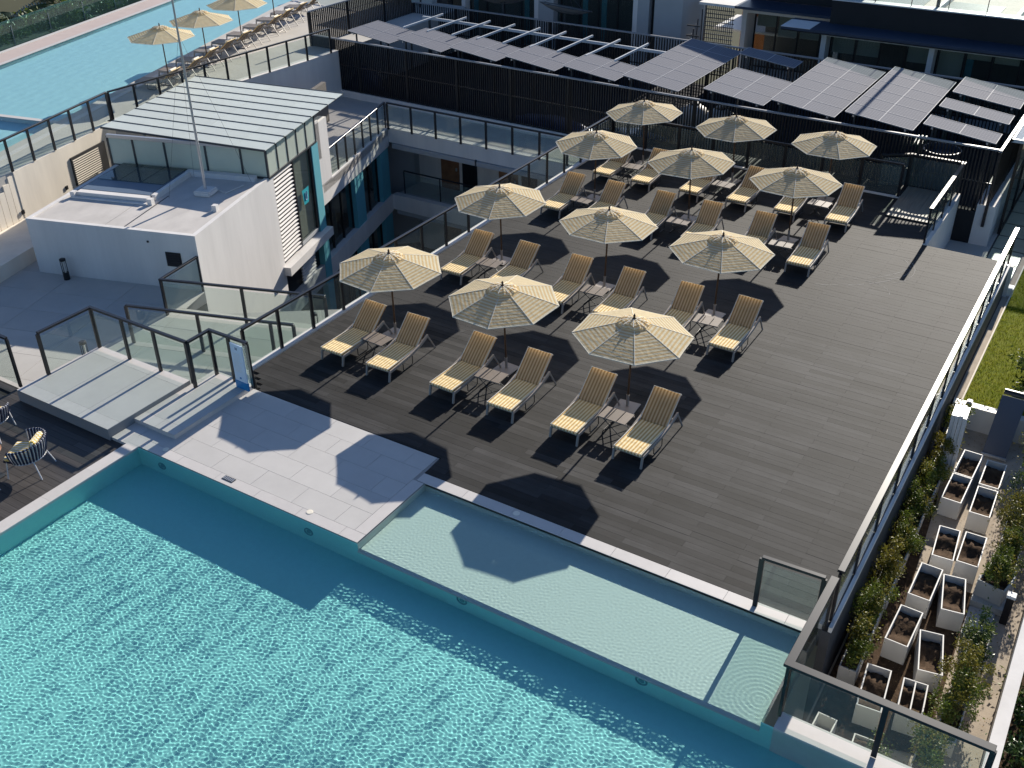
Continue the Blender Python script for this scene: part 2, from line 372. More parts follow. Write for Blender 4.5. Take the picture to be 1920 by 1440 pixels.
sf = MB(); q = random.Random(5)
for (cx, cy, r, a0, a1, w) in [(10.1, 11.2, 1.0, -60, 60, .02), (9.9, 11.1, 1.35, -50, 45, .014), (8.2, 12.4, 3.0, -70, -20, .018), (10.3, 9.2, .7, 10, 110, .014), (7.6, 12.6, 3.9, -75, -35, .025), (9.6, 13.2, .5, -80, 10, .012)]:
    A = np.linspace(R(a0), R(a1), 18)
    for a, b in zip(A[:-1], A[1:]):
        if q.random() < .85: sf.bar((cx+r*math.cos(a), cy+r*math.sin(a), .0022), (cx+r*math.cos(b), cy+r*math.sin(b), .0022), w*q.uniform(.6, 1.3), .001)
sf.build('scuff_marks', mat('pale scuff', (.24, .23, .22), .8, .3), deck)
# ---- pale paving between the deck and the pool, tile by tile
pav = struct('paving', MB().prism([(-2.2, -7.375), (4.655, -7.375), (4.655, -5.05), (4.44, -4.76), (4.4, -4.12), (-2.2, -4.12)], -.4, -.012), M['joint'])
def tiles(x0, x1, y0, y1, w, h, z, m, parent, off=.5, g=.003, th=.01):
    r = 0; y = y0
    while y < y1-.02:
        yy = min(y+h, y1); xs = [x0]; x = x0+(w*off if r % 2 else w)
        while x < x1-.05: xs.append(x); x += w
        xs.append(x1)
        for a, b in zip(xs[:-1], xs[1:]):
            MB().box(a+g, b-g, y+g, yy-g, z-th, z+rnd.uniform(-.0006, .0006)).build('paving_tile', m, parent)
        y = yy; r += 1
struct('paving_apron', MB().box(-2.71, -2.205, -7.45, -6.745, -.3, .0), M['edge'])
tiles(-2.2, 4.36, -7.1, -4.14, 1.2, .6, 0, M['tile'], pav)
tiles(-1.84, 4.66, -7.385, -7.1, 1.2, .3, 0, M['edge'], pav)
MB().box(4.365, 4.66, -7.095, -5.08, -.01, .0005).build('coping_stone', M['edge'], pav)
for a in np.arange(4.45, 13.2, 1.2):
    MB().box(a+.003, min(a+1.2, 13.26)-.003, -5.06, -4.765, -.06, .004).build('coping_stone', M['edge'], pav)
# coping along the west edge of the big pool, and the east end
for k in range(10):
    y1 = -7.39-.0-k*1.2
    MB().box(-2.2, -1.86, y1-1.197, y1, -.06, .004).build('coping_stone', M['edge'], pav)
MB().box(-2.2, -1.845, -7.387, -7.103, -.06, .0042).build('coping_stone', M['edge'], pav)
struct('pool_wall_edge', MB().box(-2.19, -1.91, -20, -7.393, -2.2, -.064), M['white'])
# ---- pools
PX1 = 17.5; ZF = -.70; ZS = -.24
def grid_floor(x0, x1, y0, y1, z): return MB().add([(x0, y0, z), (x1, y0, z), (x1, y1, z), (x0, y1, z)], [(0, 1, 2, 3)])
pool = struct('pool', MB().add([(-1.88, -20, ZF), (PX1, -20, ZF), (PX1, -7.4, ZF), (-1.88, -7.4, ZF),
                                (-1.88, -20, -.012), (-1.88, -7.4, -.012), (4.68, -7.4, -.012), (4.68, -7.4, ZS), (13.28, -7.4, ZS), (13.28, -7.4, -.012), (PX1, -7.4, -.012),
                                (4.68, -7.4, ZF), (13.28, -7.4, ZF)],
                               [(0, 1, 2, 12, 11, 3), (0, 3, 5, 4), (3, 11, 7, 6, 5), (11, 12, 8, 7), (12, 2, 10, 9, 8)]), M['poolt'])
shallow = struct('shallow_pool', MB().add([(4.68, -7.4, ZS), (13.28, -7.4, ZS), (13.28, -5.06, ZS), (4.68, -5.06, ZS),
                                           (4.68, -7.4, -.012), (4.68, -5.06, -.012), (13.28, -5.06, -.012), (13.28, -7.4, -.012)],
                                          [(0, 1, 2, 3), (0, 3, 5, 4), (3, 2, 6, 5), (2, 1, 7, 6)]), M['poolw'])
MB().box(4.68, 13.28, -7.43, -7.33, ZS-.03, ZS+.0015).build('ledge_stone', M['edge'], shallow)
for o in (pool, shallow): o.cycles.is_caustics_receiver = True
for x in (-1.12, 3.33, 7.25, 11.1):
    t = MB(); t.tube([(x+.105*math.cos(a), -7.405, -.36+.105*math.sin(a)) for a in np.linspace(0, 2*math.pi, 20, False)], .02, 6, closed=True)
    t.tube([(x, -7.399, -.36), (x, -7.408, -.36)], .06, 12)
    t.build('pool_light', mat('lamp rim', (.12, .30, .33), .4), pool)
# water: real waves on one surface, small wind ripples plus rings by the inlet
def water(x0, x1, y0, y1, step, z, seed, n, ring):
    nx = int((x1-x0)/step)+1; ny = int((y1-y0)/step)+1
    X, Y = np.meshgrid(np.linspace(x0, x1, nx), np.linspace(y0, y1, ny)); Z = np.zeros_like(X)
    g = np.random.default_rng(seed)
    for i in range(n):
        lam = .055*(.105/.055)**g.random(); k = 2*np.pi/lam; a = g.uniform(0, 6.28); ph = g.uniform(0, 6.28)
        Z += WAVE*(lam/.2)**1.9*np.cos(k*(X*np.cos(a)+Y*np.sin(a))+ph)
    for i in range(8):
        lam = g.uniform(.3, .9); k = 2*np.pi/lam; a = g.uniform(0, 6.28); Z += WAVE*.15*np.cos(k*(X*np.cos(a)+Y*np.sin(a))+g.uniform(0, 6.28))
    Z *= .85+.15*np.sin(X*.5+1.3*np.sin(Y*.4))*np.cos(Y*.7-X*.2)
    Z *= np.where(X > 4.6, 1-.58*np.clip((Y+7.4)/1.0, 0, 1), 1)
    r = np.hypot(X-ring[0], Y-ring[1]); Z += .00045*np.cos(r*2*np.pi/.095)*np.exp(-r/1.5)*np.clip(r/.1, 0, 1)*(Y > -7.5)
    Z += z
    v = np.stack([X, Y, Z], -1).reshape(-1, 3); ix = np.arange(nx*ny).reshape(ny, nx)
    f = np.stack([ix[:-1, :-1], ix[:-1, 1:], ix[1:, 1:], ix[1:, :-1]], -1).reshape(-1, 4)
    cx = ((X[:-1, :-1]+X[1:, 1:])/2).ravel(); cy = ((Y[:-1, :-1]+Y[1:, 1:])/2).ravel()
    f = f[((cy < -7.4) | ((cx > 4.68) & (cx < 13.28))) & (cy > -15.6+(cx-3.2)*.616) & (cy > -12.1-.71*(cx+1.87))]
    used = np.unique(f); mp = np.full(len(v), -1); mp[used] = np.arange(len(used)); v = v[used]; f = mp[f]
    me = bpy.data.meshes.new('pool_water'); me.vertices.add(len(v)); me.vertices.foreach_set('co', v.astype(np.float32).ravel())
    me.loops.add(f.size); me.loops.foreach_set('vertex_index', f.astype(np.int32).ravel()); me.polygons.add(len(f))
    me.polygons.foreach_set('loop_start', np.arange(0, f.size, 4, dtype=np.int32)); me.polygons.foreach_set('loop_total', np.full(len(f), 4, dtype=np.int32))
    me.update(calc_edges=True); me.validate()
    me.polygons.foreach_set('use_smooth', np.ones(len(f), bool)); me.materials.append(M['water'])
    o = bpy.data.objects.new('pool_water', me); col.objects.link(o); o['kind'] = 'structure'; o.cycles.is_caustics_caster = True
    return o
WAVE = .00026
def near_view(cx, cy): return (cy > -15.5+(cx-3.2)*.616) & (cy > -12.0-.71*(cx+1.87))
water(-1.88, 16.6, -16.2, -5.06, .0148, -.05, 3, 64, (13.05, -6.55))
# the rest of the big pool, beyond the picture, on a coarser grid
vs = []; fs = []; n1, n2 = 70, 60
for a in range(n1+1):
    for b in range(n2+1): vs.append((-1.88+(PX1+1.88)*a/n1, -20+12.6*b/n2, -.05))
for a in range(n1):
    for b in range(n2):
        cx, cy = -1.88+(PX1+1.88)*(a+.5)/n1, -20+12.6*(b+.5)/n2
        if not (near_view(cx, cy) and cx < 16.6): fs.append((a*(n2+1)+b, (a+1)*(n2+1)+b, (a+1)*(n2+1)+b+1, a*(n2+1)+b+1))
co = MB().add(vs, fs).build('pool_water', M['water'], None, smooth=True); co['kind'] = 'structure'; co.cycles.is_caustics_caster = True

# ---- raised platform by the gate, stepped
plat = struct('stair_landing', MB().prism([(-6.1, -7.5), (-2.72, -7.5), (-2.72, -4.93), (-6.1, -4.93)], -.09, .228), M['joint'])
plat.data.materials[0] = mat('platform face', (.27, .27, .275), .8, .2)
for a, b in ((-6.1, -4.97), (-4.97, -3.85), (-3.85, -2.72)):
    MB().box(a+.003, b-.003, -7.5, -7.14, .215, .24).build('paving_tile', M['edge'], plat)
    MB().box(a+.003, b-.003, -5.28, -4.93, .215, .24).build('paving_tile', M['edge'], plat)
    MB().box(a+.003, b-.003, -7.135, -5.285, .215, .239).build('paving_tile', M['tile'], plat)
step = struct('step', MB().prism([(-2.718, -6.74), (-1.34, -6.74), (-1.34, -4.12), (-2.718, -4.12)], -.09, .11), M['edge'])
for y0, y1, m in ((-6.74, -6.4, 'edge'), (-6.395, -4.62, 'tile'), (-4.615, -4.12, 'edge')):
    MB().box(-2.715, -2.03, y0, y1, .105, .12).build('paving_tile', M[m], step); MB().box(-2.025, -1.34, y0, y1, .105, .12).build('paving_tile', M[m], step)
# step front below -7.39 meets coping
# ---- low lounge deck at the far left
low = struct('lounge_deck', MB().box(-14, -2.21, -18, -7.12, -.6, -.11), M['under'])
y = -18
jj = 0
while y < -7.13:
    cuts = [-2.21-(1.1 if jj % 2 else 0)-2.2*k for k in range(5)]
    xs = sorted(set([-2.21]+[c for c in cuts]))
    for a, b in zip(xs[:-1], xs[1:]):
        if b-a > .05 and y > -12.5 and a > -8.5: MB().box(0, b-a-.005, .003, .177, -.03, 0).build('plank', M['lowplank'], low).location = (a, y, -.08)
    y += .18; jj += 1

# ---- terrace one level down, laid in slabs
terr = struct('terrace', MB().prism([(-2.2, -4.9), (-2.72, -4.9), (-6.1, -7.13), (-30, -7.13), (-30, 3), W2(0, -6.1), W2(0, 0), W2(-1.75, -.32), W2(.0, 4.9), (-2.2, .9)], -1.3, -.912), M['joint'])
TP = [(-2.2, -4.9), (-6.1, -4.95), (-6.1, -7.13), (-22, -7.13), (-22, 3), W2(.15, -6.0), W2(.15, 0), W2(-1.75, -.32), W2(-1.75+.0, 4.7), (-2.2, .6)]
def inside(p, poly):
    c = False; n = len(poly)
    for i in range(n):
        a, b = poly[i], poly[(i+1) % n]
        if (a[1] > p[1]) != (b[1] > p[1]) and p[0] < (b[0]-a[0])*(p[1]-a[1])/(b[1]-a[1])+a[0]: c = not c
    return c
for i in range(-8, 4):
    for k in range(-10, 5):
        s0, t0 = i*1.2, k*2.4
        cs = [W2(s0+ds, t0+dt) for ds in (0, 1.2) for dt in (0, 2.4)]
        if sum(inside(c, TP) for c in cs) >= 2:
            wprism(MB(), s0+.006, s0+1.194, t0+.006, t0+2.394, -.93, -.9+rnd.uniform(-.001, .001)).build('paving_slab', M['terr'], terr)

# ---- back walkway beyond the courtyard
back = struct('rear_terrace', MB().prism([W2(9.35, 0), W2(16.6, 0), (-2.2, 16.15), (-2.2, 19), (-20, 19.6), (-18.5, 5)], -1.2, -.9), M['terr'])
# ---- courtyard floor far below
struct('courtyard_floor', MB().box(-40, 13, -4, 45, -8.1, -7.4), mat('courtyard paving', (.10, .105, .11), .8, .2))
# deck podium sides
struct('podium', MB().prism([(-1.99, -3.4), (13.5, -3.4), (13.5, 13.35), (10.9, 13.35), (10.9, 18.3), (-1.99, 18.3)], -7.4, -.52), M['white'])

# ================================================================== RAILINGS
def railing(name, label, pts, z, h=1.2, gap=1.28, cap=(.09, .06), post=(.09, .055), cat='railing', group=None, kerb=None, end_posts=True, m='char', gl='glass'):
    r = thing(name, label, cat, (pts[0][0], pts[0][1], z), 0, group)
    for si, (a, b) in enumerate(zip(pts[:-1], pts[1:])):
        A = Vector((a[0], a[1], z)); B = Vector((b[0], b[1], z)); d = (B-A); Ln = d.length; d.normalize()
        n = max(1, round(Ln/gap)); st = Ln/n
        ext = cap[0]/2
        MB().bar(A+Vector((0, 0, h))-d*(ext if si else .0), B+Vector((0, 0, h+.0004*si))+d*(0 if si < len(pts)-2 else .02), cap[0], cap[1]).build('top_rail', M[m], r, bevel=.006)
        for k in range(n+1):
            if k == 0 and si > 0: continue
            if k in (0, n) and not end_posts: continue
            p = A+d*st*k
            MB().bar(p, p+Vector((0, 0, h-cap[1]/2)), post[1], post[0], d).build('post', M[m], r)
        for k in range(n):
            p = A+d*(st*k+post[0]/2+.012); q = A+d*(st*(k+1)-post[0]/2-.012)
            zz = Vector((0, 0, .06)); hz = h-.17
            nrm = Vector((-d.y, d.x, 0))*.006
            MB().add([p+zz-nrm, q+zz-nrm, q+zz+nrm, p+zz+nrm, p+zz-nrm+Vector((0, 0, hz)), q+zz-nrm+Vector((0, 0, hz)), q+zz+nrm+Vector((0, 0, hz)), p+zz+nrm+Vector((0, 0, hz))],
                     [(0, 3, 2, 1), (4, 5, 6, 7), (0, 1, 5, 4), (1, 2, 6, 5), (2, 3, 7, 6), (3, 0, 4, 7)]).build('glass_panel', M[gl], r)
    return r
# kerbs
struct('kerb', MB().box(-2.2, -1.99, -3.5, 17.1, -.9, .05), M['white'])
struct('kerb', MB().box(13.585, 13.65, -4.76, 13.4, -.07, .05), M['white'])
struct('kerb_base', MB().box(13.465, 13.583, -4.76, 13.4, -.07, .02), M['char'])
struct('deck_fascia', MB().box(13.462, 13.64, -4.77, 13.4, -7.4, -.072), mat('fascia grey', (.07, .072, .08), .7, .3, var=.2))
struct('kerb', MB().box(-1.98, 9.3, 17.01, 17.12, -.02, .05), M['white'])
railing('glass_railing', 'long charcoal glass railing along the deck edge above the courtyard', [(-2.09, -3.55), (-2.09, 16.98)], .05, 1.18, 1.29)
railing('glass_railing', 'glass railing behind the far row of umbrellas, in front of the dark slat fence', [(-2.02, 17.06), (9.24, 17.06)], .05, 1.17, 1.4)
railing('glass_railing', 'glass railing with bright sunlit cap between the open deck and the planter garden', [(13.56, -4.55), (13.56, 13.2)], .05, 1.17, 1.5, cap=(.13, .06))
railing('glass_railing', 'angled glass railing round the raised timber platform in the far deck corner', [(8.3, 17.75), (9.2, 18.35), (10.98, 18.35), (10.98, 13.5)], 0, 1.2, 1.35, cap=(.13, .06))
railing('glass_railing', 'glass railing of the stepped landing beside the blue sign, with gate', [(-6.04, -6.6), (-6.04, -5.0), (-2.52, -5.0)], .24, 1.2, 1.17)
g = railing('glass_gate', 'narrow glass gate panel next to the blue and white sign', [(-2.5, -4.97), (-2.5, -4.24), (-1.22, -4.24)], .12, 1.3, .72, cat='gate')
railing('glass_railing', 'glass railing end behind the rope chairs on the low lounge deck', [(-6.6, -7.1), (-14, -7.1)], -.05, 1.42, 1.5)
railing('glass_railing', 'glass railing at the foot of the white block over the stairwell', [W2(.02, -.05), W2(-1.7, -.32), W2(-1.55, 4.9)], -.9, 1.2, 2.1)
railing('glass_railing', 'low glass railing beside the stairs behind the landing', [(-7.25, -3.1), (-3.0, -1.72), (-2.35, -1.5)], -.9, 1.22, 1.9)
railing('glass_railing', 'glass railing on the courtyard side of the glass roofed pavilion', [W2(9.3, -.08), W2(16.52, -.08)], -.9, 1.2, .95)
railing('glass_railing', 'shaded glass railing on the far side of the courtyard', [(-12.8, 16.1), (-2.3, 16.1)], -.9, 1.2, 1.33)
railing('glass_railing', 'glass railing on top of the cream wall beside the upper pool', [(-16.0, -3.6), (-16.92, .5), (-18.42, 6.0)], 1.32, 1.15, 1.1)
railing('glass_railing', 'glass railing behind the sun loungers of the upper pool', [(-18.5, 6.15), (-17.85, 16.8), (-17.8, 18.4)], 1.32, 1.12, 1.25)
railing('glass_railing', 'single glass screen at the end of the shallow pool', [(12.22, -4.88), (13.36, -4.83)], .004, 1.2, 1.4)
railing('glass_railing', 'glass railing between the pool end and the planter boxes', [(13.52, -4.75), (13.5, -7.12), (16.62, -7.15)], .02, 1.2, 1.62, cap=(.15, .06))

# ================================================================== UMBRELLAS
def make_umbrella(tag_label, H=2.6, group='umbrellas on the sun deck'):
    t = thing('sun_umbrella', tag_label, 'umbrella', group=group)
    MB().box(-.27, .27, -.3, .24, .002, .035).build('base_plate', M['taupe'], t, .008)
    MB().tube([(0, 0, .03), (0, 0, .35)], .035, 10).build('base_tube', M['taupe'], t)
    MB().tube([(0, 0, .3), (0, 0, H-.12)], .026, 10).build('pole', M['teak'], t)
    rim, rt, zr, zt = 1.43, .34, 2.0, 2.30
    N = 8; A0 = math.pi/8
    me = bpy.data.meshes.new('canopy'); vs = []; fs = []; uvs = []
    nr, nc = 8, 6
    for k in range(N):
        a0 = A0+k*2*math.pi/N; a1 = a0+2*math.pi/N; o = len(vs)
        for i in range(nr+1):
            f = i/nr; r = rt*.5+(rim-rt*.5)*f; zz = zt+.06-(zt+.06-zr)*(f**1.06)
            p0 = Vector((r*math.cos(a0), r*math.sin(a0), zz)); p1 = Vector((r*math.cos(a1), r*math.sin(a1), zz))
            for c in range(nc+1):
                g = c/nc; p = p0.lerp(p1, g); sag = 4*g*(1-g)
                p.z -= .004*sag*f; sc_ = 1-.007*sag*f*f; p.x *= sc_; p.y *= sc_
                vs.append(tuple(p)); uvs.append((g, r*math.cos(math.pi/N)))
        for i in range(nr):
            for c in range(nc):
                q = o+i*(nc+1)+c; fs.append((q, q+nc+1, q+nc+2, q+1))
    me.from_pydata(vs, [], fs); ul = me.uv_layers.new(name='UVMap')
    for lp in me.loops: ul.data[lp.index].uv = uvs[lp.vertex_index]
    for p in me.polygons: p.use_smooth = True
    me.materials.append(M['canopy']); can = link('canopy', me, t)
    # hem and seams, thin raised strips along the rim and the eight seams
    hm = MB(); o = 0
    for k in range(N):
        b = k*(nr+1)*(nc+1)+nr*(nc+1)
        for c in range(nc): hm.bar(Vector(vs[b+c])-Vector((0, 0, .008)), Vector(vs[b+c+1])-Vector((0, 0, .008)),   .010, .018)
        s0 = k*(nr+1)*(nc+1)
        for i in range(nr): hm.bar(Vector(vs[s0+i*(nc+1)])+Vector((0, 0, .004)), Vector(vs[s0+(i+1)*(nc+1)])+Vector((0, 0, .004)), .013, .005)
    hm.build('hem', M['hem'], can)
    # vent cap with loose gathered edge
    cv = []; cf = []; cu = []
    for k in range(N):
        a0 = A0+k*2*math.pi/N; a1 = a0+2*math.pi/N; o = len(cv)
        for i in range(4):
            f = i/3; r = .05+.35*f; zz = 2.425-.105*f**2.4
            for c in range(5):
                g = c/4; p = Vector((r*math.cos(a0), r*math.sin(a0), zz)).lerp(Vector((r*math.cos(a1), r*math.sin(a1), zz)), g)
                p.z += .03*math.sin(g*math.pi)*f-(.025 if c in (1, 3) else 0)*f
                cv.append(tuple(p)); cu.append((g, r))
        for i in range(3):
            for c in range(4): q = o+i*5+c; cf.append((q, q+5, q+6, q+1))
    mc = bpy.data.meshes.new('vent_cap'); mc.from_pydata(cv, [], cf); ul = mc.uv_layers.new(name='UVMap')
    for lp in mc.loops: ul.data[lp.index].uv = cu[lp.vertex_index]
    mc.materials.append(M['canopy']); vc = link('vent_cap', mc, t)
    tb = MB()
    for k in range(8):
        a = k*math.pi/4+.2; tb.bar((.06*math.cos(a), .06*math.sin(a), 2.438), (.33*math.cos(a+.12), .33*math.sin(a+.12), 2.375), .02, .006)
    tb.build('tie_strap', M['hem'], vc)
    MB().lathe([(.035, 0), (.04, .03), (.022, .06), (.03, .1), (.006, .15)], 10, (0, 0, 2.41)).build('finial', M['teak'], t)
    for k in range(8):
        a = A0+k*math.pi/4
        MB().bar((.08*math.cos(a), .08*math.sin(a), 2.285), (1.36*math.cos(a), 1.36*math.sin(a), 1.998), .014, .018).build('rib', M['teak'], t)
    MB().tube([(0, 0, 1.98), (0, 0, 2.08)], .05, 10).build('hub', M['teak'], t)
    return t
UX = [0, 3.617, 7.106]; UY = [0, 5.504, 11.536, 15.591]
ROWN = ['nearest the pool', 'second from the pool', 'third from the pool', 'by the slat fence']
COLN = ['beside the courtyard railing', 'in the middle of its row', 'on the open deck side']
proto_u = make_umbrella('proto')
for r in range(4):
    for c in range(3):
        o = proto_u if (r, c) == (0, 0) else copy_tree(proto_u)
        o.location = (UX[c]+(0, -.02, .05, 0)[r], UY[r], 0); o.rotation_euler = (R(rnd.uniform(-1.8, 1.8)), R(rnd.uniform(-1.8, 1.8)), R(rnd.uniform(-7, 7)))
        o['label'] = f'cream striped umbrella {COLN[c]}, in the row {ROWN[r]}'

# ================================================================== LOUNGERS AND TABLES
def make_lounger(cushion=True):
    t = thing('sun_lounger', 'proto', 'sun lounger', group='striped sun loungers on the deck')
    hy, hz = 1.28, .34
    ang = R(41); bl = .85
    by, bz = hy+bl*math.cos(ang), hz+bl*math.sin(ang)
    # two curved side rails
    for s in (-1, 1):
        rail = [(s*.35, .03, .27), (s*.36, .35, .285), (s*.37, .9, .32), (s*.375, 1.35, .40), (s*.38, 1.72, .53)]
        mb = MB()
        for a, b in zip(rail[:-1], rail[1:]): mb.bar(a, b, .05, .085)
        mb.build('side_rail', M['taupe'], t, .006)
        MB().bar((s*.36, .03, .28), (s*.36, -.02, 0), .045, .05, (0, 1, 0)).build('leg', M['taupe'], t)
        MB().bar((s*.38, 1.70, .53), (s*.39, 2.03, 0), .03, .035, (0, 1, 0)).build('leg', M['taupe'], t)
        MB().tube([(s*.34, .62, .28), (s*.36, .6, .04), (s*.36, .66, .015), (s*.36, .95, .015), (s*.36, 1.01, .04), (s*.34, 1.04, .3)], .012, 6).build('brace', M['black'], t)
        MB().bar((s*.32, hy+.28*math.cos(ang)+.02, hz+.28*math.sin(ang)-.07), (s*.355, 1.62, .47), .02, .02).build('back_strut', M['alu'], t)
    MB().bar((-.35, .05, .275), (.35, .05, .275), .04, .05).build('foot_bar', M['taupe'], t)
    sl = MB().box(-.33, .33, .05, hy, .285, .3)
    sl.bar((0, hy, hz-.04), (0, by, bz-.04), .66, .014).build('sling', M['sling'], t)
    if cushion:
        th = .075
        mb = MB().box(-.345, .345, -.03, hy, .305, .305+th)
        cu = mb.build('seat_cushion', M['cush'], t, .02)
        d = Vector((0, math.cos(ang), math.sin(ang))); n = Vector((0, -math.sin(ang), math.cos(ang)))
        p0 = Vector((0, hy-.0, .335)); c0 = p0+n*(th/2)
        mb = MB().bar(c0+d*.01, c0+d*(bl+.02), .69, th, n); bc = mb.build('back_cushion', M['cushb'], t, .02)
        pp = MB(); e = .345
        q = [p0+n*th+d*.01+Vector((s*e, 0, 0)) for s in (-1, 1)]; q2 = [p0+n*th+d*(bl+.02)+Vector((s*e, 0, 0)) for s in (-1, 1)]
        pp.tube([q[0], q2[0], q2[1], q[1]], .011, 5); pp.tube([q2[0]-n*th, q2[1]-n*th], .009, 5)
        pp.build('piping', M['pipe'], bc)
        MB().tube([(-.345, hy, .38), (-.345, -.03, .38), (.345, -.03, .38), (.345, hy, .38)], .010, 5).build('piping', M['pipe'], cu)
    else:
        MB().box(-.34, .34, -.03, hy, .303, .325).build('seat_panel', M['slat'], t)
        d = Vector((0, math.cos(ang), math.sin(ang))); n = Vector((0, -math.sin(ang), math.cos(ang))); c0 = Vector((0, hy, .33))
        MB().bar(c0, c0+d*bl, .68, .03, n).build('back_panel', M['cush'], t)
        tw = MB(); c1 = c0+d*(bl-.16)+n*.07
        tw.tube([c1+Vector((-.22, 0, 0)), c1+Vector((.22, 0, 0))], .065, 12).build('towel_roll', M['towel'], t)
    return t
FOOT = [-2.06, -2.1, -2.25, -2.48]
proto_l = make_lounger()
first = True
for r in range(4):
    for c in range(3):
        for s, dx, nm in ((0, -.63, 'courtyard side'), (1, 1.07, 'open deck side')):
            o = proto_l if first else copy_tree(proto_l); first = False
            if c == 0 and s == 0: dx = -.5
            o.location = (UX[c]+dx+rnd.uniform(-.04, .04), UY[r]+FOOT[r]+rnd.uniform(-.04, .04), 0); o.rotation_euler = (0, 0, R(rnd.uniform(-2, 2)))
            o['label'] = f"striped lounger {('left', 'right')[s]} of its table, {('railing end', 'mid-row', 'open deck end')[c]}, row {ROWN[r]}"
def make_table():
    t = thing('side_table', 'proto', 'side table', group='slatted side tables on the deck')
    for k in range(3): MB().box(-.365+k*.245, -.365+k*.245+.225, -.25, .25, .40, .425).build('slat', M['slat'], t, .004)
    for s in (-1, 1): MB().box(-.37, .37, s*.2-.015, s*.2+.015, .375, .398).build('rail', M['taupe'], t)
    for s in (-1, 1):
        MB().tube([(-.26, s*.2, .38), (.2, s*.22, .05), (.24, s*.2, .015), (.24, -s*.05, .015)], .011, 6).build('leg', M['black'], t)
        MB().tube([(.26, s*.17, .38), (-.2, s*.19, .05), (-.24, s*.17, .015), (-.24, -s*.05, .015)], .011, 6).build('leg', M['black'], t)
    return t
proto_t = make_table(); first = True
for r in range(4):
    for c in range(3):
        o = proto_t if first else copy_tree(proto_t); first = False
        o.location = (UX[c]+.22, UY[r]+FOOT[r]+1.02, 0); o.rotation_euler = (0, 0, R(rnd.uniform(-4, 4)))
        o['label'] = f"slatted side table, {('railing end', 'mid-row', 'open deck end')[c]}, row {ROWN[r]}"

# ================================================================== WHITE BLOCK (rooftop stair house)
blk = thing('rooftop_block', 'low white rendered block with flat roof and flagpole on the terrace', 'building', W(0, 0, -.9))
mb = MB(); wprism(mb, 0, 5.44, -6.03, 0, -4.8, .93); mb.build('wall', M['white'], blk)
mb = MB(); wprism(mb, .16, 5.4, -5.87, -.16, .934, .955); mb.build('roof', M['roofm'], blk)
pr = MB(); wprism(pr, 0, .15, -6.03, 0, .93, 1.0); wprism(pr, .15, 5.4, -.15, 0, .93, 1.0); wprism(pr, .15, 5.4, -6.03, -5.88, .93, 1.0)
pr.build('parapet', M['white'], blk)
v_ = MB(); wprism(v_, -.03, -.002, -1.14, -.62, -.12, .36); vp = v_.build('vent_panel', M['black'], blk)
for k in range(5):
    q = MB(); wprism(q, -.045, -.028, -1.1, -.66, -.08+k*.085, -.03+k*.085); q.build('vent_slat', M['char'], vp)
q = MB(); wprism(q, -.03, -.002, -1.72, -1.66, .62, .68); q.build('wall_outlet', M['black'], blk)
# roof joints, upstand and gutter
q = MB(); wprism(q, .2, 2.9, -2.62, -2.58, .955, .962); q.build('expansion_joint', M['char'], blk)
q = MB(); wprism(q, .2, 2.4, -3.3, -3.28, .955, .9595); q.build('roof_seam', M['joint'], blk)
q = MB(); wprism(q, 2.15, 2.4, -5.6, -2.95, .955, 1.12); q.build('upstand', M['white'], blk)
q = MB(); wprism(q, 1.98, 2.1, -5.7, -2.9, .955, 1.0); q.build('gutter', M['white'], blk)
for t_ in (-5.75, -2.85, -.5):
    q = MB(); wprism(q, 2.0, 2.18, t_, t_+.16, .956, 1.16); q.build('roof_block', M['white'], blk)
q = MB(); wprism(q, 4.72, 4.95, -5.3, -.35, .955, 1.13); wprism(q, 2.45, 4.72, -2.95, -2.8, .955, 1.14); q.build('raised_kerb', M['white'], blk)
# recessed roof well built flat: dark glass, sky reflection put into the base colour
sk = thing('roof_well', 'flattened roof well on the white block, dark glass and painted sky reflection', 'roof well', W(2.4, -5.6, 1.12))
q = MB(); wprism(q, 2.42, 4.95, -5.6, -3.0, .965, 1.13); q.build('well_base', M['skyrefl'], sk)
for k in range(3):
    q = MB(); wprism(q, 3.35, 4.93, -5.56+k*.85, -5.56+k*.85+.82, 1.133, 1.16); q.build('glass_panel', M['win'], sk)
# flagpole
fp = thing('flagpole', 'tall thin aluminium flagpole with guy wires on the white block roof', 'flagpole', W(3.35, -1.45, .955))
fb = W2(3.35, -1.45)
q = MB(); wprism(q, 3.05, 3.65, -1.75, -1.15, .957, 1.14); q.build('base_block', M['white'], fp, .04)
MB().tube([(fb[0], fb[1], 1.1), (fb[0], fb[1], 4.2), (fb[0], fb[1], 7.6)], .05, 10, .028).build('pole', M['alu'], fp)
for s_, t_ in ((4.6, -2.6), (4.6, -.4), (2.6, -2.4)):
    e = W(s_, t_, 1.0); MB().tube([(fb[0], fb[1], 6.2), e], .004, 4).build('guy_wire', M['rib'], fp)
MB().tube([W(3.4, -1.4, 1.0), W(3.7, -1.2, .99), W(3.5, -.8, .99), W(4.3, -.55, .99)], .018, 6).build('cable', M['planter'], fp)

# ---- glass pavilion standing at the back of the block
pv = thing('glass_pavilion', 'glass roofed pavilion with white laminated roof panes and frosted walls', 'pavilion', W(5.1, 0, 1))
Z0, Z1 = 1.0, 2.05
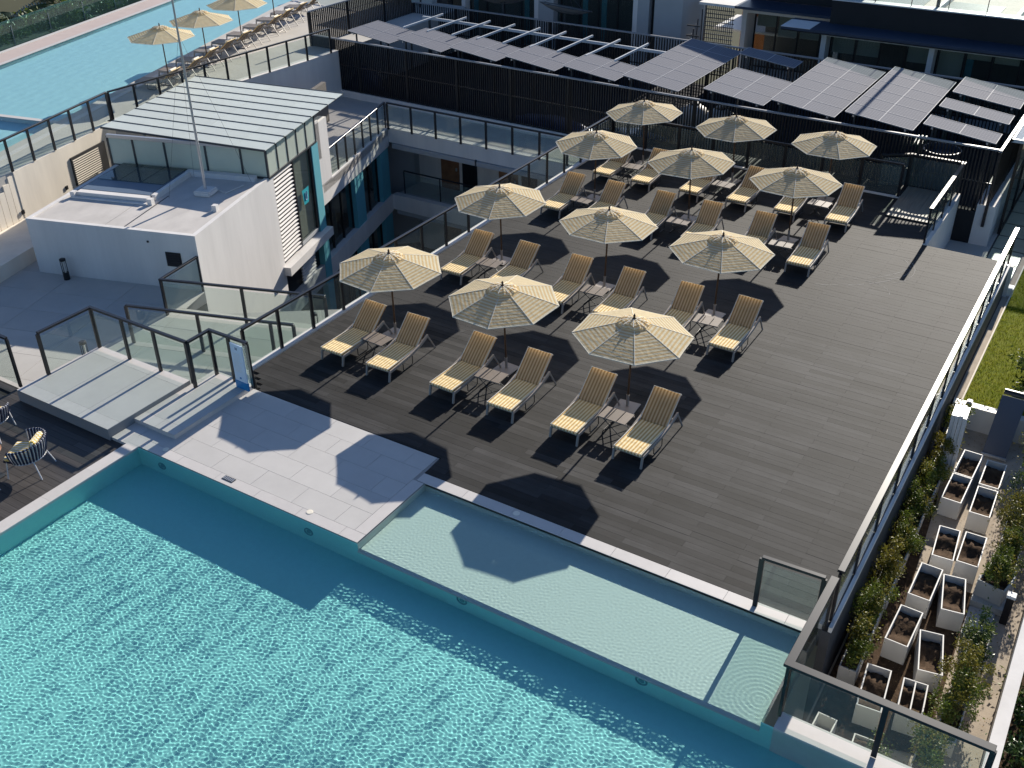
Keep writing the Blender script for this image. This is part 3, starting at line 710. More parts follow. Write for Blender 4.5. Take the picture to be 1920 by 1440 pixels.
# roof: 9 bays along s, 4 panes across
S0, S1, T0, T1 = 4.72, 11.55, -6.75, .22
def sh_(s, t): return s-.137*(t-.22)
nb = 9
for k in range(nb):
    a = S0+(S1-S0)*k/nb; b = S0+(S1-S0)*(k+1)/nb
    ts = [T0, T0+1.9, T0+3.8, T0+5.7, T1]
    for p, q_ in zip(ts[:-1], ts[1:]):
        q = MB().prism([W2(sh_(a+.03, p), p+.006), W2(sh_(b-.03, p), p+.006), W2(sh_(b-.03, q_), q_-.006), W2(sh_(a+.03, q_), q_-.006)], Z1+.06, Z1+.085); q.build('roof_pane', M['roofglass'], pv)
for k in range(nb+1):
    a = S0+(S1-S0)*k/nb
    MB().bar(W(sh_(a, T0), T0, Z1+.07), W(sh_(a, T1), T1, Z1+.07), .034, .07).build('roof_rib', M['rib'], pv)
for p in (T0+1.9, T0+3.8, T0+5.7):
    MB().bar(W(sh_(S0, p), p, Z1+.0), W(sh_(S1, p), p, Z1+.0), .05, .07).build('purlin', M['alu'], pv)
# front wall (faces the camera) and side wall
MB().bar(W(5.12, -6.15, Z1), W(5.12, 0, Z1), .1, .12).build('eave_beam', M['alu'], pv)
MB().bar(W(5.12, -.0, Z1), W(9.12, 0, Z1), .1, .1).build('eave_beam', M['rib'], pv)
MB().bar(W(5.12, -6.15, Z0-.01), W(5.12, 0, Z0-.01), .09, .07).build('sill_beam', M['rib'], pv)
MB().bar(W(5.12, 0, Z0-.01), W(9.12, 0, Z0-.01), .09, .07).build('sill_beam', M['rib'], pv)
tt = [-6.15, -5.15, -3.9, -2.3, -.95, 0]
for k, t_ in enumerate(tt): MB().bar(W(5.12, t_, -.2 if k < 3 else Z0), W(5.12, t_, Z1), .07, .07, (FV.x, FV.y, 0)).build('post', M['rib'], pv)
for a, b in zip(tt[:-1], tt[1:]):
    q = MB(); wprism(q, 5.11, 5.13, a+.04, b-.04, Z0+.03, Z1-.06); q.build('wall_pane', M['frost'], pv)
for k, (a, b) in enumerate(zip([5.12, 5.92, 6.72, 7.52, 8.32], [5.92, 6.72, 7.52, 8.32, 9.12])):
    q = MB(); wprism(q, a+.04, b-.04, -.012, .008, Z0+.03, Z1-.05); q.build('wall_pane', M['frost'], pv)
    MB().bar(W(b, 0, Z0), W(b, 0, Z1), .06, .06, (FV.x, FV.y, 0)).build('post', M['rib'], pv)
q = MB(); wprism(q, 9.16, 9.5, -6, 0, .2, 1.7); q.build('end_wall', M['white'], pv)
q = MB(); wprism(q, 5.3, 9.0, -6.0, -.2, -.9, -.85); q.build('floor', M['inside'], pv)
q = MB(); wprism(q, 9.2, 10.25, -.1, .0, -.9, 1.6); wprism(q, 9.2, 10.25, -.35, -.1, 1.45, 1.6); q.build('wing_wall', M['white'], pv)

# ---- courtyard wing: facade with louvres, window, teal columns, floor bands
cb = thing('courtyard_building', 'white and teal courtyard wing below the pavilion with dark glazing', 'building', W(5.44, 0, -7.4))
def wpart(name, m, s0, s1, t0, t1, z0, z1, parent=cb, bev=0):
    q = MB(); wprism(q, s0, s1, t0, t1, z0, z1); return q.build(name, M[m], parent, bev)
wpart('inner_wall', 'inside', 5.46, 17, -3.2, -3.0, -7.4, .9)
wpart('inner_floor', 'inside', 5.46, 17, -3.0, -.3, -4.2, -4.0)
lv = wpart('louvre_frame', 'char', 5.46, 6.95, -.16, -.1, -2.45, .95)
for k in range(22):
    z = -2.35+k*.152
    MB().bar(W(5.48, -.03, z), W(6.93, -.03, z), .075, .04, (FU.x*.5, FU.y*.5, .85)).build('louvre_slat', M['white'], lv)
wf = wpart('window_frame', 'char', 6.97, 7.06, -.1, 0, -2.3, .95); wpart('window_frame', 'char', 8.5, 8.62, -.1, 0, -2.3, .95); wpart('window_sill', 'grey', 7.06, 8.5, -.12, -.0, -2.42, -2.3)
gp = wpart('window_pane', 'win', 7.06, 8.5, -.06, -.04, -2.3, .9)
wpart('window_back', 'blind', 7.06, 8.5, -.2, -.16, -2.3, .9)
# teal motif on the pane: a tapered bucket shape with a pale letter-like mark
tm = MB(); tm.add([W(7.55, -.034, -.42), W(8.15, -.034, -.42), W(8.05, -.034, -1.02), W(7.65, -.034, -1.02)], [(0, 1, 2, 3)]); sgn = tm.build('window_decal', M['tealsign'], gp)
tu = MB(); z = Vector((0, 0, 1))
for a, b in (((7.76, -.55), (7.78, -.85)), ((7.78, -.85), (7.92, -.85)), ((7.92, -.85), (7.94, -.55))):
    tu.bar(W(a[0], -.028, a[1]), W(b[0], -.028, b[1]), .006, .05, (FU.x, FU.y, 0))
tu.build('decal_mark', M['signw'], gp)
wpart('column', 'teal', 8.64, 9.2, -.25, .03, -2.6, .95)
wpart('column', 'teal', 8.75, 9.3, -.25, .02, -7.4, -2.62)
wpart('band', 'white', 5.3, 9.25, -.3, .28, -2.85, -2.52)
# storey bands
wpart('band', 'white', 9.2, 16.56, -.35, 0, -1.68, -.9)
wpart('kerb', 'white', 9.2, 16.56, -.16, .0, -.9, -.84)
wpart('band', 'white', 9.3, 16.56, -.35, 0, -4.78, -4.0)
wpart('band', 'grey', 5.44, 9.3, -.35, -.02, -4.78, -4.0)
for s in (12.5, 15.55):
    wpart('column', 'teal', s, s+.95, -.5, -.05, -4.0, -1.68); wpart('column', 'teal', s, s+.95, -.5, -.05, -7.4, -4.78)
for z0, z1 in ((-4.0, -1.68), (-7.4, -4.78)):
    for a, b in ((9.3, 12.5), (13.45, 15.55)):
        n = 3 if b-a > 2.5 else 2
        for k in range(n):
            wpart('window_pane', 'win', a+(b-a)*k/n+.04, a+(b-a)*(k+1)/n-.04, -.3, -.28, z0, z1)
            wpart('mullion', 'black', a+(b-a)*(k+1)/n-.04, a+(b-a)*(k+1)/n+.04, -.33, -.24, z0, z1)
# lower louvre under the band
lv2 = wpart('louvre_frame', 'black', 5.46, 8.7, -.3, -.2, -7.4, -2.86)
for k in range(14):
    z = -4.6+k*.125
    MB().bar(W(6.9, -.1, z), W(8.1, -.1, z), .09, .05, (FU.x*.5, FU.y*.5, .85)).build('louvre_slat', M['white'], lv2)
# ---- rear wing across the courtyard
rw = thing('rear_wing', 'shaded white courtyard wing with open corridor, doors and dark rail', 'building', (-12.8, 16.13, -7.4))
def rpart(name, m, x0, x1, y0, y1, z0, z1, parent=rw): return MB().box(x0, x1, y0, y1, z0, z1).build(name, M[m], parent)
rpart('band', 'white', -12.85, -2.2, 16.13, 16.45, -1.5, -.84); rpart('soffit', 'grey', -12.7, -2.2, 16.2, 18.2, -1.74, -1.5)
rpart('gutter', 'grey', -12.6, -2.2, 16.02, 16.13, -1.72, -1.52)
rpart('band', 'white', -12.85, -2.2, 16.13, 16.45, -4.72, -4.0); rpart('soffit', 'grey', -12.7, -2.2, 16.2, 18.2, -4.95, -4.72)
rpart('corridor_floor', 'grey', -12.7, -2.2, 16.45, 18.4, -4.2, -4.0)
for z0, z1 in ((-4.0, -1.74), (-7.4, -4.95)):
    rpart('corridor_wall', 'white', -12.7, -2.2, 18.1, 18.3, z0, z1)
    for x in (-11.4, -8.2, -5.0):
        d = rpart('door', 'wood', x, x+1.0, 18.05, 18.097, z0, z0+2.1); rpart('door_handle', 'alu', x+.85, x+.92, 18.0, 18.05, z0+.95, z0+1.1, d)
        rpart('window', 'black', x+1.2, x+2.0, 18.05, 18.097, z0, z0+2.1)
rr = railing('corridor_railing', 'thin dark corridor railing in the shaded rear wing', [(-12.4, 16.5), (-2.3, 16.5)], -4.0, 1.1, 2.0, cap=(.06, .05), post=(.05, .03))
rpart('drain_pipe', 'rib', -8.1, -8.03, 16.0, 16.06, -1.75, -1.45)

# ================================================================== UPPER POOL LEVEL
rw2 = thing('retaining_wall', 'tall cream wall with louvre vent below the upper pool railing', 'wall', (-16.92, .5, -.9))
def uw(s, t=0):  # along the wall from (-16.92,.5) to (-18.42,6)
    d = Vector((-.263, .965)); n = Vector((.965, .263)); p = Vector((-16.92, .5))+d*s+n*t; return (p.x, p.y)
MB().prism([uw(0, 0), uw(6.0, 0), uw(6.0, -.3), uw(0, -.3)], -.9, 1.3).build('wall', M['cream'], rw2)
MB().prism([(-18.55, 6.0), (-17.9, 16.8), (-17.9, 19), (-18.2, 19), (-18.85, 6.0)], -.9, 1.3).build('wall', M['white'], rw2)
MB().prism([uw(0, .0), uw(0, 1.9), uw(-5, 1.9), uw(-5, 0)], -.9, -.4).build('plinth', M['cream'], rw2)
lf = MB().prism([uw(2.9, .0), uw(4.95, .0), uw(4.95, .05), uw(2.9, .05)], -.28, .8).build('louvre_frame', M['char'], rw2)
for k in range(12):
    z = -.24+k*.083; a = uw(2.96, .06); b = uw(4.5, .06); MB().bar((*a, z), (*b, z), .03, .035).build('louvre_slat', M['cream'], lf)
for s in (2.3, -.12):
    MB().prism([uw(s, .0), uw(s+.12, .0), uw(s+.12, .04), uw(s, .04)], -.22, -.08).build('wall_light', M['black'], rw2)
st = thing('outdoor_stairs', 'cream outdoor stairs descending at the end of the upper pool wall', 'stairs', (-16.9, .4, -.9))
for k in range(10):
    z1 = 1.2-k*.2
    MB().prism([uw(-.02-.3*k, -.02), uw(-.3-.3*k, -.02), uw(-.3-.3*k, -2.2), uw(-.02-.3*k, -2.2)], -.9, z1).build('step', M['cream'], st)
# deck and pool
udeck = struct('upper_terrace', MB().prism([(-16.0, -3.9), (-16.95, .5), (-18.45, 6.02), (-17.9, 19), (-17.9, 30), (-28.5, 30), (-26.95, 24.0), (-19.34, 2.0), (-17.0, -4.5)], -.9, 1.295), M['terr'])
un = [(-17.5, -2.3), (-26.6, 24.0), (-27.6, 27.5)]
# pool basin: near edge and far edge lines
upool = struct('upper_pool', MB().add([(-16.8, -4.4, .85), (-28.2, 28.7, .85), (-35.2, 28.7, .85), (-26.1, -4.4, .85),
                                       (-16.8, -4.4, 1.29), (-28.2, 28.7, 1.29), (-35.2, 28.7, 1.29), (-26.1, -4.4, 1.29)],
                                      [(0, 1, 2, 3), (0, 4, 5, 1), (1, 5, 6, 2), (2, 6, 7, 3)]), M['upool'])
def flat_water(pts, z, n=120):
    P = [Vector((p[0], p[1], z)) for p in pts]; vs = []; g = np.random.default_rng(11)
    w = [(2*math.pi/g.uniform(.35, 1.1), g.uniform(0, 6.28), g.uniform(0, 6.28)) for _ in range(14)]
    for i in range(n+1):
        for k in range(n+1):
            a = P[0].lerp(P[1], i/n); b = P[3].lerp(P[2], i/n); p = a.lerp(b, k/n)
            p.z += sum(.0009*math.cos(q*(p.x*math.cos(t)+p.y*math.sin(t))+f) for q, t, f in w); vs.append(tuple(p))
    fs = [(i*(n+1)+k, (i+1)*(n+1)+k, (i+1)*(n+1)+k+1, i*(n+1)+k+1) for i in range(n) for k in range(n)]
    mb = MB(); mb.add(vs, fs); return mb.build('upper_pool_water', M['water'], None, smooth=True)
ww = flat_water([(-16.8, -4.4), (-28.2, 28.7), (-35.2, 28.7), (-26.1, -4.4)], 1.25, 110); ww['kind'] = 'structure'; ww.cycles.is_caustics_caster = True; upool.cycles.is_caustics_receiver = True
MB().prism([(-23.4, 4.2), (-20.0, 4.95), (-20.0, 5.2), (-23.4, 4.45)], .86, 1.27).build('divider', M['edge'], upool)
MB().prism([(-16.7, -4.4), (-28.1, 28.7), (-27.85, 28.7), (-16.4, -4.4)], 1.297, 1.31).build('coping', M['edge'], upool)
MB().prism([(-26.1, -4.4), (-35.2, 28.7), (-36.6, 28.7), (-27.5, -4.4)], .4, 1.30).build('far_coping', M['pink'], upool)
MB().prism([(-26.05, -4.4), (-35.15, 28.7), (-35.4, 28.7), (-26.3, -4.4)], 1.302, 1.315).build('coping', M['edge'], upool)
MB().prism([(-27.5, -4.4), (-36.6, 28.7), (-36.85, 28.7), (-27.75, -4.4)], 1.302, 1.335).build('coping', M['edge'], upool)
struct('planting_strip', MB().prism([(-27.8, -6), (-37.2, 29), (-41, 29), (-32, -6)], -.2, .7), M['stone'])
gr = thing('green_glass_balustrade', 'green tinted frameless glass balustrade beyond the upper pool', 'balustrade', (-34, 12, .7))
for k in range(12):
    a = Vector((-28.9, -4.0, .7)).lerp(Vector((-38.2, 29, .7)), k/12); b = Vector((-28.9, -4.0, .7)).lerp(Vector((-38.2, 29, .7)), (k+1)/12)
    d = (b-a).normalized(); MB().bar(a+d*.01+Vector((0, 0, .8)), b-d*.01+Vector((0, 0, .8)), .02, 1.5).build('glass_panel', M['dglass'], gr)
    MB().bar(a+Vector((.03, 0, 0)), a+Vector((.03, 0, 1.3)), .03, .03).build('post', M['alu'], gr)

# upper loungers and umbrellas
PU = [(-20.35, 10.95), (-21.05, 13.9), (-22.1, 17.2), (-22.9, 20.4)]
for k, (x, y) in enumerate(PU):
    o = copy_tree(proto_u); o.location = (x-.25, y, 1.3); o.rotation_euler = (0, 0, R(15+rnd.uniform(-4, 4))); o['group'] = 'umbrellas beside the upper pool'
    o['label'] = ['striped umbrella by the upper pool, closest to the glass pavilion', 'second striped umbrella along the upper pool from the glass pavilion', 'third striped umbrella along the upper pool, cut by the photo edge', 'farthest umbrella of the upper pool, mostly out of sight'][k]
pl2 = make_lounger(False); UL = [(-21.5, 10.0), (-21.95, 11.7), (-22.6, 13.3), (-23.1, 14.9), (-23.6, 16.5), (-24.1, 18.0), (-24.6, 19.6), (-25.1, 21.1), (-25.5, 22.6), (-25.9, 24.1)]
ORD = ['first', 'second', 'third', 'fourth', 'fifth', 'sixth', 'seventh', 'eighth', 'ninth', 'tenth']
for k, (x, y) in enumerate(UL):
    o = pl2 if k == 0 else copy_tree(pl2); o.location = (x+.15, y, 1.3); o.rotation_euler = (0, 0, R(-90+14+rnd.uniform(-3, 3)))
    o['group'] = 'sun loungers beside the upper pool'; o['label'] = f'taupe sun lounger with towel roll by the upper pool, {ORD[k]} from the cream wall'

# ================================================================== SOLAR YARD (turned a little)
SK = -.0235
def yd(x, y): return (x, y+SK*x)
def yprism(mb, x0, x1, y0, y1, z0, z1): return mb.prism([yd(x0, y0), yd(x1, y0), yd(x1, y1), yd(x0, y1)], z0, z1)
yf = struct('yard_floor', yprism(MB(), -20, 12.2, 18.65, 29.6, -1.3, -.88), mat('yard floor', (.045, .045, .05), .9, .2, var=.4, vs=(.5, .5, .5)))
struct('podium', MB().prism([(-30, 18.45), (10.5, 18.45), (10.5, 29.5), (-30, 29.5)], -7.4, -1.35), M['grey'])  # unseen mass added under the yard to keep sun out of the courtyard
struct('podium', MB().prism([W2(9.4, -3.3), W2(17, -3.3), (-13.2, 18.5), (-30, 18.5), (-30, 10)], -7.4, -1.25), M['grey'])  # unseen mass added behind the wing, blocks sun leaking onto its facade
def slat_fence(name, label, a, b, z0, z1, pitch=.115, sw=.042, sd=.07, post=2.9, solid=None, cat='fence'):
    A = Vector((*a, 0)); B = Vector((*b, 0)); d = (B-A); L_ = d.length; d.normalize()
    t = thing(name, label, cat, (A.x, A.y, z0))
    MB().bar(A+Vector((0, 0, z1)), B+Vector((0, 0, z1)), .09, .06).build('top_rail', M['railgrey'], t)
    MB().bar(A+Vector((0, 0, z0+.06)), B+Vector((0, 0, z0+.06)), .07, .06).build('bottom_rail', M['black'], t)
    mb = MB(); k = 0
    while k*pitch < L_:
        s = k*pitch
        if not (solid and solid[0] < s < solid[1]):
            p = A+d*s; mb.bar(p+Vector((0, 0, z0+.05)), p+Vector((0, 0, z1-.03)), sd, sw, d)
        k += 1
    stuff(mb.build('slats', M['black'], t))
    k = 0
    while k*post <= L_+.1:
        p = A+d*min(k*post, L_); MB().bar(p+Vector((0, 0, z0-.02)), p+Vector((0, 0, z1-.031)), .1, .1, d).build('post', M['black'], t); k += 1
    MB().bar(A+Vector((0, 0, (z0+z1)/2)), B+Vector((0, 0, (z0+z1)/2)), .04, .05).build('mid_rail', M['black'], t)
    if solid: MB().bar(A+d*solid[0]+Vector((0, 0, (z0+z1)/2)), A+d*solid[1]+Vector((0, 0, (z0+z1)/2)), .03, z1-z0-.06).build('solid_panel', M['blackm'], t)
    return t
slat_fence('slat_fence', 'long black vertical slat fence along the front of the solar panels', yd(-19.6, 18.65), yd(12.0, 18.65), -.6, 1.83, solid=(.05, 1.45))
slat_fence('slat_fence', 'black slat fence behind the solar panels, in front of the hotel facades', yd(-19.6, 26.9), yd(12.1, 26.9), -.9, 1.85, pitch=.14)
slat_fence('slat_fence', 'taller black slat fence closing the solar yard beside the upper pool', yd(-19.6, 18.6), yd(-19.6, 26.8), -.9, 2.9, pitch=.14)
slat_fence('slat_fence', 'short black fence return at the open end of the solar yard', yd(12.05, 18.55), yd(12.1, 26.8), -.9, 1.83, pitch=.2)
fw = tag(MB().prism([yd(-19.6, 18.72), yd(-2.2, 18.72), yd(-2.2, 18.55), yd(-19.6, 18.55)], -.95, -.58).build('plinth_wall', M['white']), 'low white plinth wall under the front slat fence', 'wall')
# solar arrays
AR = [(-17.5, 18.98, 2, 2), (-14.5, 18.98, 2, 2), (-11.5, 18.98, 2, 2), (-8.48, 18.98, 2, 2), (-5.58, 18.98, 2, 2), (-2.72, 18.98, 2, 6), (.87, 18.98, 2, 3), (.12, 24.68, 2, 1),
      (3.64, 18.98, 2, 6), (6.5, 18.98, 2, 6), (9.32, 23.6, 2, 2), (9.3, 21.45, 2, 1), (9.3, 19.02, 2, 1)]
AL = ['leftmost small solar array, next to the tall yard fence', 'second small solar array from the tall yard fence', 'third small solar array from the tall yard fence', 'fourth small solar array from the tall yard fence', 'fifth small solar array, just before the first big one',
      'first large twelve panel solar array, beyond the five small ones', 'six panel solar array between two large ones, above a white tank', 'two panel solar array at the back, beside the far fence',
      'middle one of the three large solar arrays', 'last of the three large solar arrays, toward the open end', 'four panel solar array at the back of the open end',
      'lone pair of solar panels midway down the open end', 'lone pair of solar panels closest to the deck fence']
TILT = -.30/2.48; PH = 1.17
pvc = {}
for (x0, y0, nc, nr), lab in zip(AR, AL):
    X, Y = yd(x0, y0)
    t = thing('solar_array', lab, 'solar panels', (X, Y, 2.2), 0, 'solar arrays in the fenced yard')
    for i in range(nc):
        for k in range(nr):
            if 'p' not in pvc:
                w_, h_ = 1.225, PH-.02
                mb = MB().box(0, w_, 0, h_, -.035, 0); me = mb.mesh('solar_panel', M['pv']); ul = me.uv_layers.new(name='UVMap')
                for lp in me.loops: c = me.vertices[lp.vertex_index].co; ul.data[lp.index].uv = (c.x/w_, c.y/h_)
                pvc['p'] = me
            o = link('solar_panel', pvc['p'], t); xx = i*1.245
            o.location = (xx, k*PH, TILT*xx); o.rotation_euler = (0, -math.atan(TILT), 0)
    fr = MB()
    for i in range(nc+1): xx = i*1.245-.01; fr.bar((xx, -.01, TILT*xx+.003), (xx, nr*PH, TILT*xx+.004), .024, .012)
    for k in range(nr+1): fr.bar((0, k*PH-.01, .0035), (nc*1.245, k*PH-.01, TILT*nc*1.245+.0035), .022, .012)
    link('panel_frame', fr.mesh('panel_frame', M['pvframe']), t)
    for xx in (.3, 2.2):
        for yy in (.25, nr*PH-.3):
            MBp = MB().box(xx-.03, xx+.03, yy-.03, yy+.03, -3.05, TILT*xx-.05); link('leg', MBp.mesh('leg', M['rib']), t)
        pb = MB().box(xx-.03, xx+.03, 0, nr*PH, TILT*xx-.12, TILT*xx-.05); link('beam', pb.mesh('beam', M['alu']), t)
# bare frame of beams behind the small arrays
pg = thing('beam_frame', 'open frame of pale steel beams behind the small solar arrays', 'steel frame', (*yd(-10, 23), -.9))
for k in range(11):
    x = -15.6+k*1.44
    if x < -2.9: MB().bar((*yd(x, 20.9), 2.17), (*yd(x, 24.2), 2.17), .07, .09).build('beam', M['sheet'], pg)
MB().bar((*yd(-16.4, 23.55), 2.06), (*yd(-2.8, 23.55), 2.06), .09, .12).build('cross_beam', M['sheet'], pg)
for k in range(5): MB().bar((*yd(-16+k*3.1, 23.55), -.9), (*yd(-16+k*3.1, 23.55), 2.0), .09, .09, (1, 0, 0)).build('post', M['rib'], pg)
# gear in the yard
def lump(name, label, cat, c, r, m, seed, flat=.5):
    bm = bmesh.new(); bmesh.ops.create_icosphere(bm, subdivisions=3, radius=1); q = random.Random(seed); ph = [q.uniform(0, 6) for _ in range(6)]
    for v in bm.verts:
        n = 1+.16*math.sin(4*v.co.x+ph[0])*math.cos(5*v.co.y+ph[1])+.1*math.sin(9*v.co.z+7*v.co.x+ph[2])
        v.co = Vector((v.co.x*r[0]*n, v.co.y*r[1]*n, max(-.2, v.co.z)*r[2]*n))
    me = bpy.data.meshes.new(name); bm.to_mesh(me); bm.free(); me.materials.append(m)
    for p in me.polygons: p.use_smooth = True
    o = link(name, me); o.location = c; return tag(o, label, cat)
lump('tarp_heap', 'crumpled blue tarp heap behind the slats near the tall yard fence', 'tarp', (-18.0, 20.4, -.85), (1.5, .9, .9), M['blue'], 1)
lump('tarp_heap', 'flat blue tarp on the yard floor, midway behind the slats', 'tarp', (-6.5, 20.0, -.86), (2.0, .7, .45), M['blue'], 2)
lump('tarp_heap', 'low blue sheet lying behind the slats near the deck corner', 'tarp', (-2.6, 20.3, -.86), (1.6, .7, .4), M['blue'], 3)
for k, (x, y, lab) in enumerate([(.2, 19.8, 'domed white water tank under the six panel solar array'), (1.35, 19.75, 'second domed white water tank next to the first, under the panels')]):
    t = thing('water_tank', lab, 'tank', (x, y, -.9))
    link('body', MB().lathe([(.62, 0), (.64, .1), (.64, 1.7), (.55, 1.95), (.3, 2.12), (.16, 2.16)], 20).mesh('body', M['planter'], smooth=True), t)
    link('lid', MB().lathe([(.2, 2.15), (.2, 2.23), (.06, 2.26)], 14).mesh('lid', M['rib']), t)
tb = thing('open_tank', 'round dark blue open tank under the lone panel pair near the deck fence', 'tank', (10.0, 19.35, -.9))
link('body', MB().lathe([(.1, 1.95), (.55, 1.95), (.62, 2.15), (.68, 2.15), (.62, 1.9), (.6, 0)], 22).mesh('body', M['navy']), tb)
pt = thing('pipe_run', 'bundle of dark green pipes beside the last large solar array', 'pipes', (9.1, 19.3, -.9))
for k in range(3): link('pipe', MB().tube([(k*.14-.1, -.2, 2.2), (k*.14-.1, .6, 2.3), (k*.14-.1, .8, 1.6), (k*.14-.1, .9, 0)], .055, 8).mesh('pipe', mat('green pipe', (.03, .10, .085), .4)), pt)

# ================================================================== HOTEL FACADES BEHIND
def facade(name, label, x0, x1, y, z0, z1, cols, colw, depth, zc=None):
    t = thing(name, label, 'building', (x0, y, z0))
    def P(n, m, *b, parent=t): return MB().box(*b).build(n, M[m], parent)
    P('rear_wall', 'inside', x0, x1, y+depth+2.5, y+depth+2.7, z0, z1+.3)
    P('floor', 'grey', x0, x1, y-.4, y+depth+2.5, z0-.2, z0)
    P('lintel', 'white', x0, x1, y-.02, y+.25, z1, z1+.22)
    P('ceiling', 'white', x0, x1, y+.25, y+depth+2.5, z1+.1, z1+.2)
    for x in cols:
        P('column', 'white', x, x+colw, y, y+depth+.1, z0, z1)
    edges = [x0]+list(cols)+[x1]
    for a, b in zip(edges[:-1], edges[1:]):
        a2 = a+(colw if a in cols else 0)
        n = max(1, round((b-a2)/1.05)); w = (b-a2)/n
        if b-a2 < .5: continue
        for k in range(n):
            f = P('window', 'black', a2+k*w, a2+k*w+.06, y+depth-.05, y+depth+.05, z0, z1)
            MB().box(a2+k*w+.065, a2+(k+1)*w-.005, y+depth-.012, y+depth+.012, z0+.05, z1-.02).build('pane', M['win'], f)
            if rnd.random() < .75:
                MB().box(a2+k*w+.1, a2+(k+1)*w-.04, y+depth+.12, y+depth+.14, z1-rnd.choice([.45, .5, .9, 1.3]), z1-.03).build('blind', M['blind'], f)
            if rnd.random() < .35:
                MB().box(a2+k*w+.1, a2+k*w+.4, y+depth+.2, y+depth+.25, z0, z1-.1).build('curtain', M['teal'], f)
        P('sill', 'black', a2, b, y+depth-.06, y+depth+.06, z0-.02, z0+.045)
    return t, P
# right building with flat dark canopy and roof terrace
b1, P1 = facade('hotel_building', 'dark hotel wing with white columns, navy canopy and roof terrace', 2.05, 22, 30, -.9, 2.1, [2.07, 6.92, 11.8, 16.7], .24, .75)
P1('canopy', 'navy', .4, 22, 29.0, 31.0, 2.42, 2.52); P1('canopy_soffit', 'blackm', .42, 22, 29.02, 31, 2.36, 2.419); P1('canopy_end', 'white', .38, 1.75, 29.02, 30.6, 2.521, 2.535)
P1('parapet', 'blackm', 2.15, 22, 30.7, 31.2, 2.5, 3.55); P1('parapet_cap', 'sheet', 2.12, 22, 30.68, 31.25, 3.55, 3.6)
P1('roof_deck', 'cream', 2.2, 22, 31.2, 50, 2.9, 3.1)
for k in range(12):
    x = 2.4+k*1.6; MB().box(x+.02, x+1.58, 31.0, 31.02, 3.6, 4.5).build('roof_glass', M['glass'], b1)
    MB().box(x-.015, x+.015, 30.98, 31.03, 3.6, 4.5).build('glass_joint', M['rib'], b1)
P1('mast', 'black', 6.6, 6.74, 31.3, 31.44, 3.1, 7.5)
for k in range(5):
    MB().box(3.2+k*3.4, 5.6+k*3.4, 33.0, 35.2, 3.1, 3.13).build('roof_pool', M['frost'], b1); MB().box(3.0+k*3.4, 3.15+k*3.4, 32.6, 42, 3.1, 3.35).build('roof_beam', M['sheet'], b1)
# second building further left with its own canopy
b2, P2 = facade('hotel_building', 'white columned hotel wing with navy canopy beside the lattice screen', -2.95, 3.2, 33, -.9, 2.05, [-2.95, 1.9], .24, 1.3)
P2('canopy', 'navy', -3.0, 3.4, 31.9, 34, 2.42, 2.54); P2('canopy_end', 'white', -4.9, -3.0, 31.9, 33.6, 2.42, 2.54); P2('upper_wall', 'blackm', -2.9, 3.4, 33.9, 34.2, 2.55, 6)
# left building, grey render and glazing
b3, P3 = facade('hotel_building', 'grey rendered hotel wing with dark glazing behind the mesh dishes', -22.5, -5.4, 31, -.9, 4.6, [-18.9, -14.1, -8.15], .26, .5)
P3('side_wall', 'grey', -7.9, -7.25, 31.02, 34, -.9, 4.6); P3('side_wall', 'grey', -6.95, -5.4, 31.02, 34, -.9, 4.6); P3('slot_window', 'black', -7.25, -6.95, 31.4, 31.5, -.9, 4.6)
P3('side_wall', 'grey', -13.84, -12.9, 31.02, 31.9, -.9, 4.6)
P3('balcony_band', 'blackm', -12.8, -8.2, 31.3, 31.4, -.9, .1)
# lattice screen, clutter, orange house, awning
ls = thing('lattice_screen', 'dark grey lattice screen between the two hotel wings', 'screen', (-4.4, 32, -.9))
for k in range(14): MB().bar((-4.5+k*.11, 32, -.9), (-4.5+k*.11, 32, 2.5), .03, .03, (1, 0, 0)).build('lattice_bar', M['rib'], ls)
for k in range(16): MB().box(-4.55, -3.0, 31.99, 32.03, -.8+k*.2, -.76+k*.2).build('lattice_bar', M['rib'], ls)
ec = thing('ladder_rack', 'dark metal rack of pipes and ladders beside the lattice screen', 'rack', (-5, 32, -.9))
for k in range(7): MB().tube([(-5.2+k*.12, 31.6+.1*(k % 3), -.9), (-5.1+k*.1, 31.7, 1+.25*k)], .03, 6).build('pipe', M['rib' if k % 2 else 'alu'], ec)
for k in range(5): MB().box(-5.3, -4.6, 31.5, 31.55, -.6+k*.5, -.54+k*.5).build('rung', M['rib'], ec)
hs = thing('house', 'small orange walled house with white corrugated awning in the gap', 'house', (-3.5, 38, -4))
MB().box(-5.5, -1.5, 40, 44, -4, 2.2).build('wall', M['orange'], hs); MB().prism([(-5.8, 36.5), (-1.2, 36.5), (-1.2, 40), (-5.8, 40)], .2, .3).build('awning', M['planter'], hs)
MB().box(-5.6, -1.4, 39.7, 44.3, 2.2, 2.35).build('roof', M['sheet'], hs)
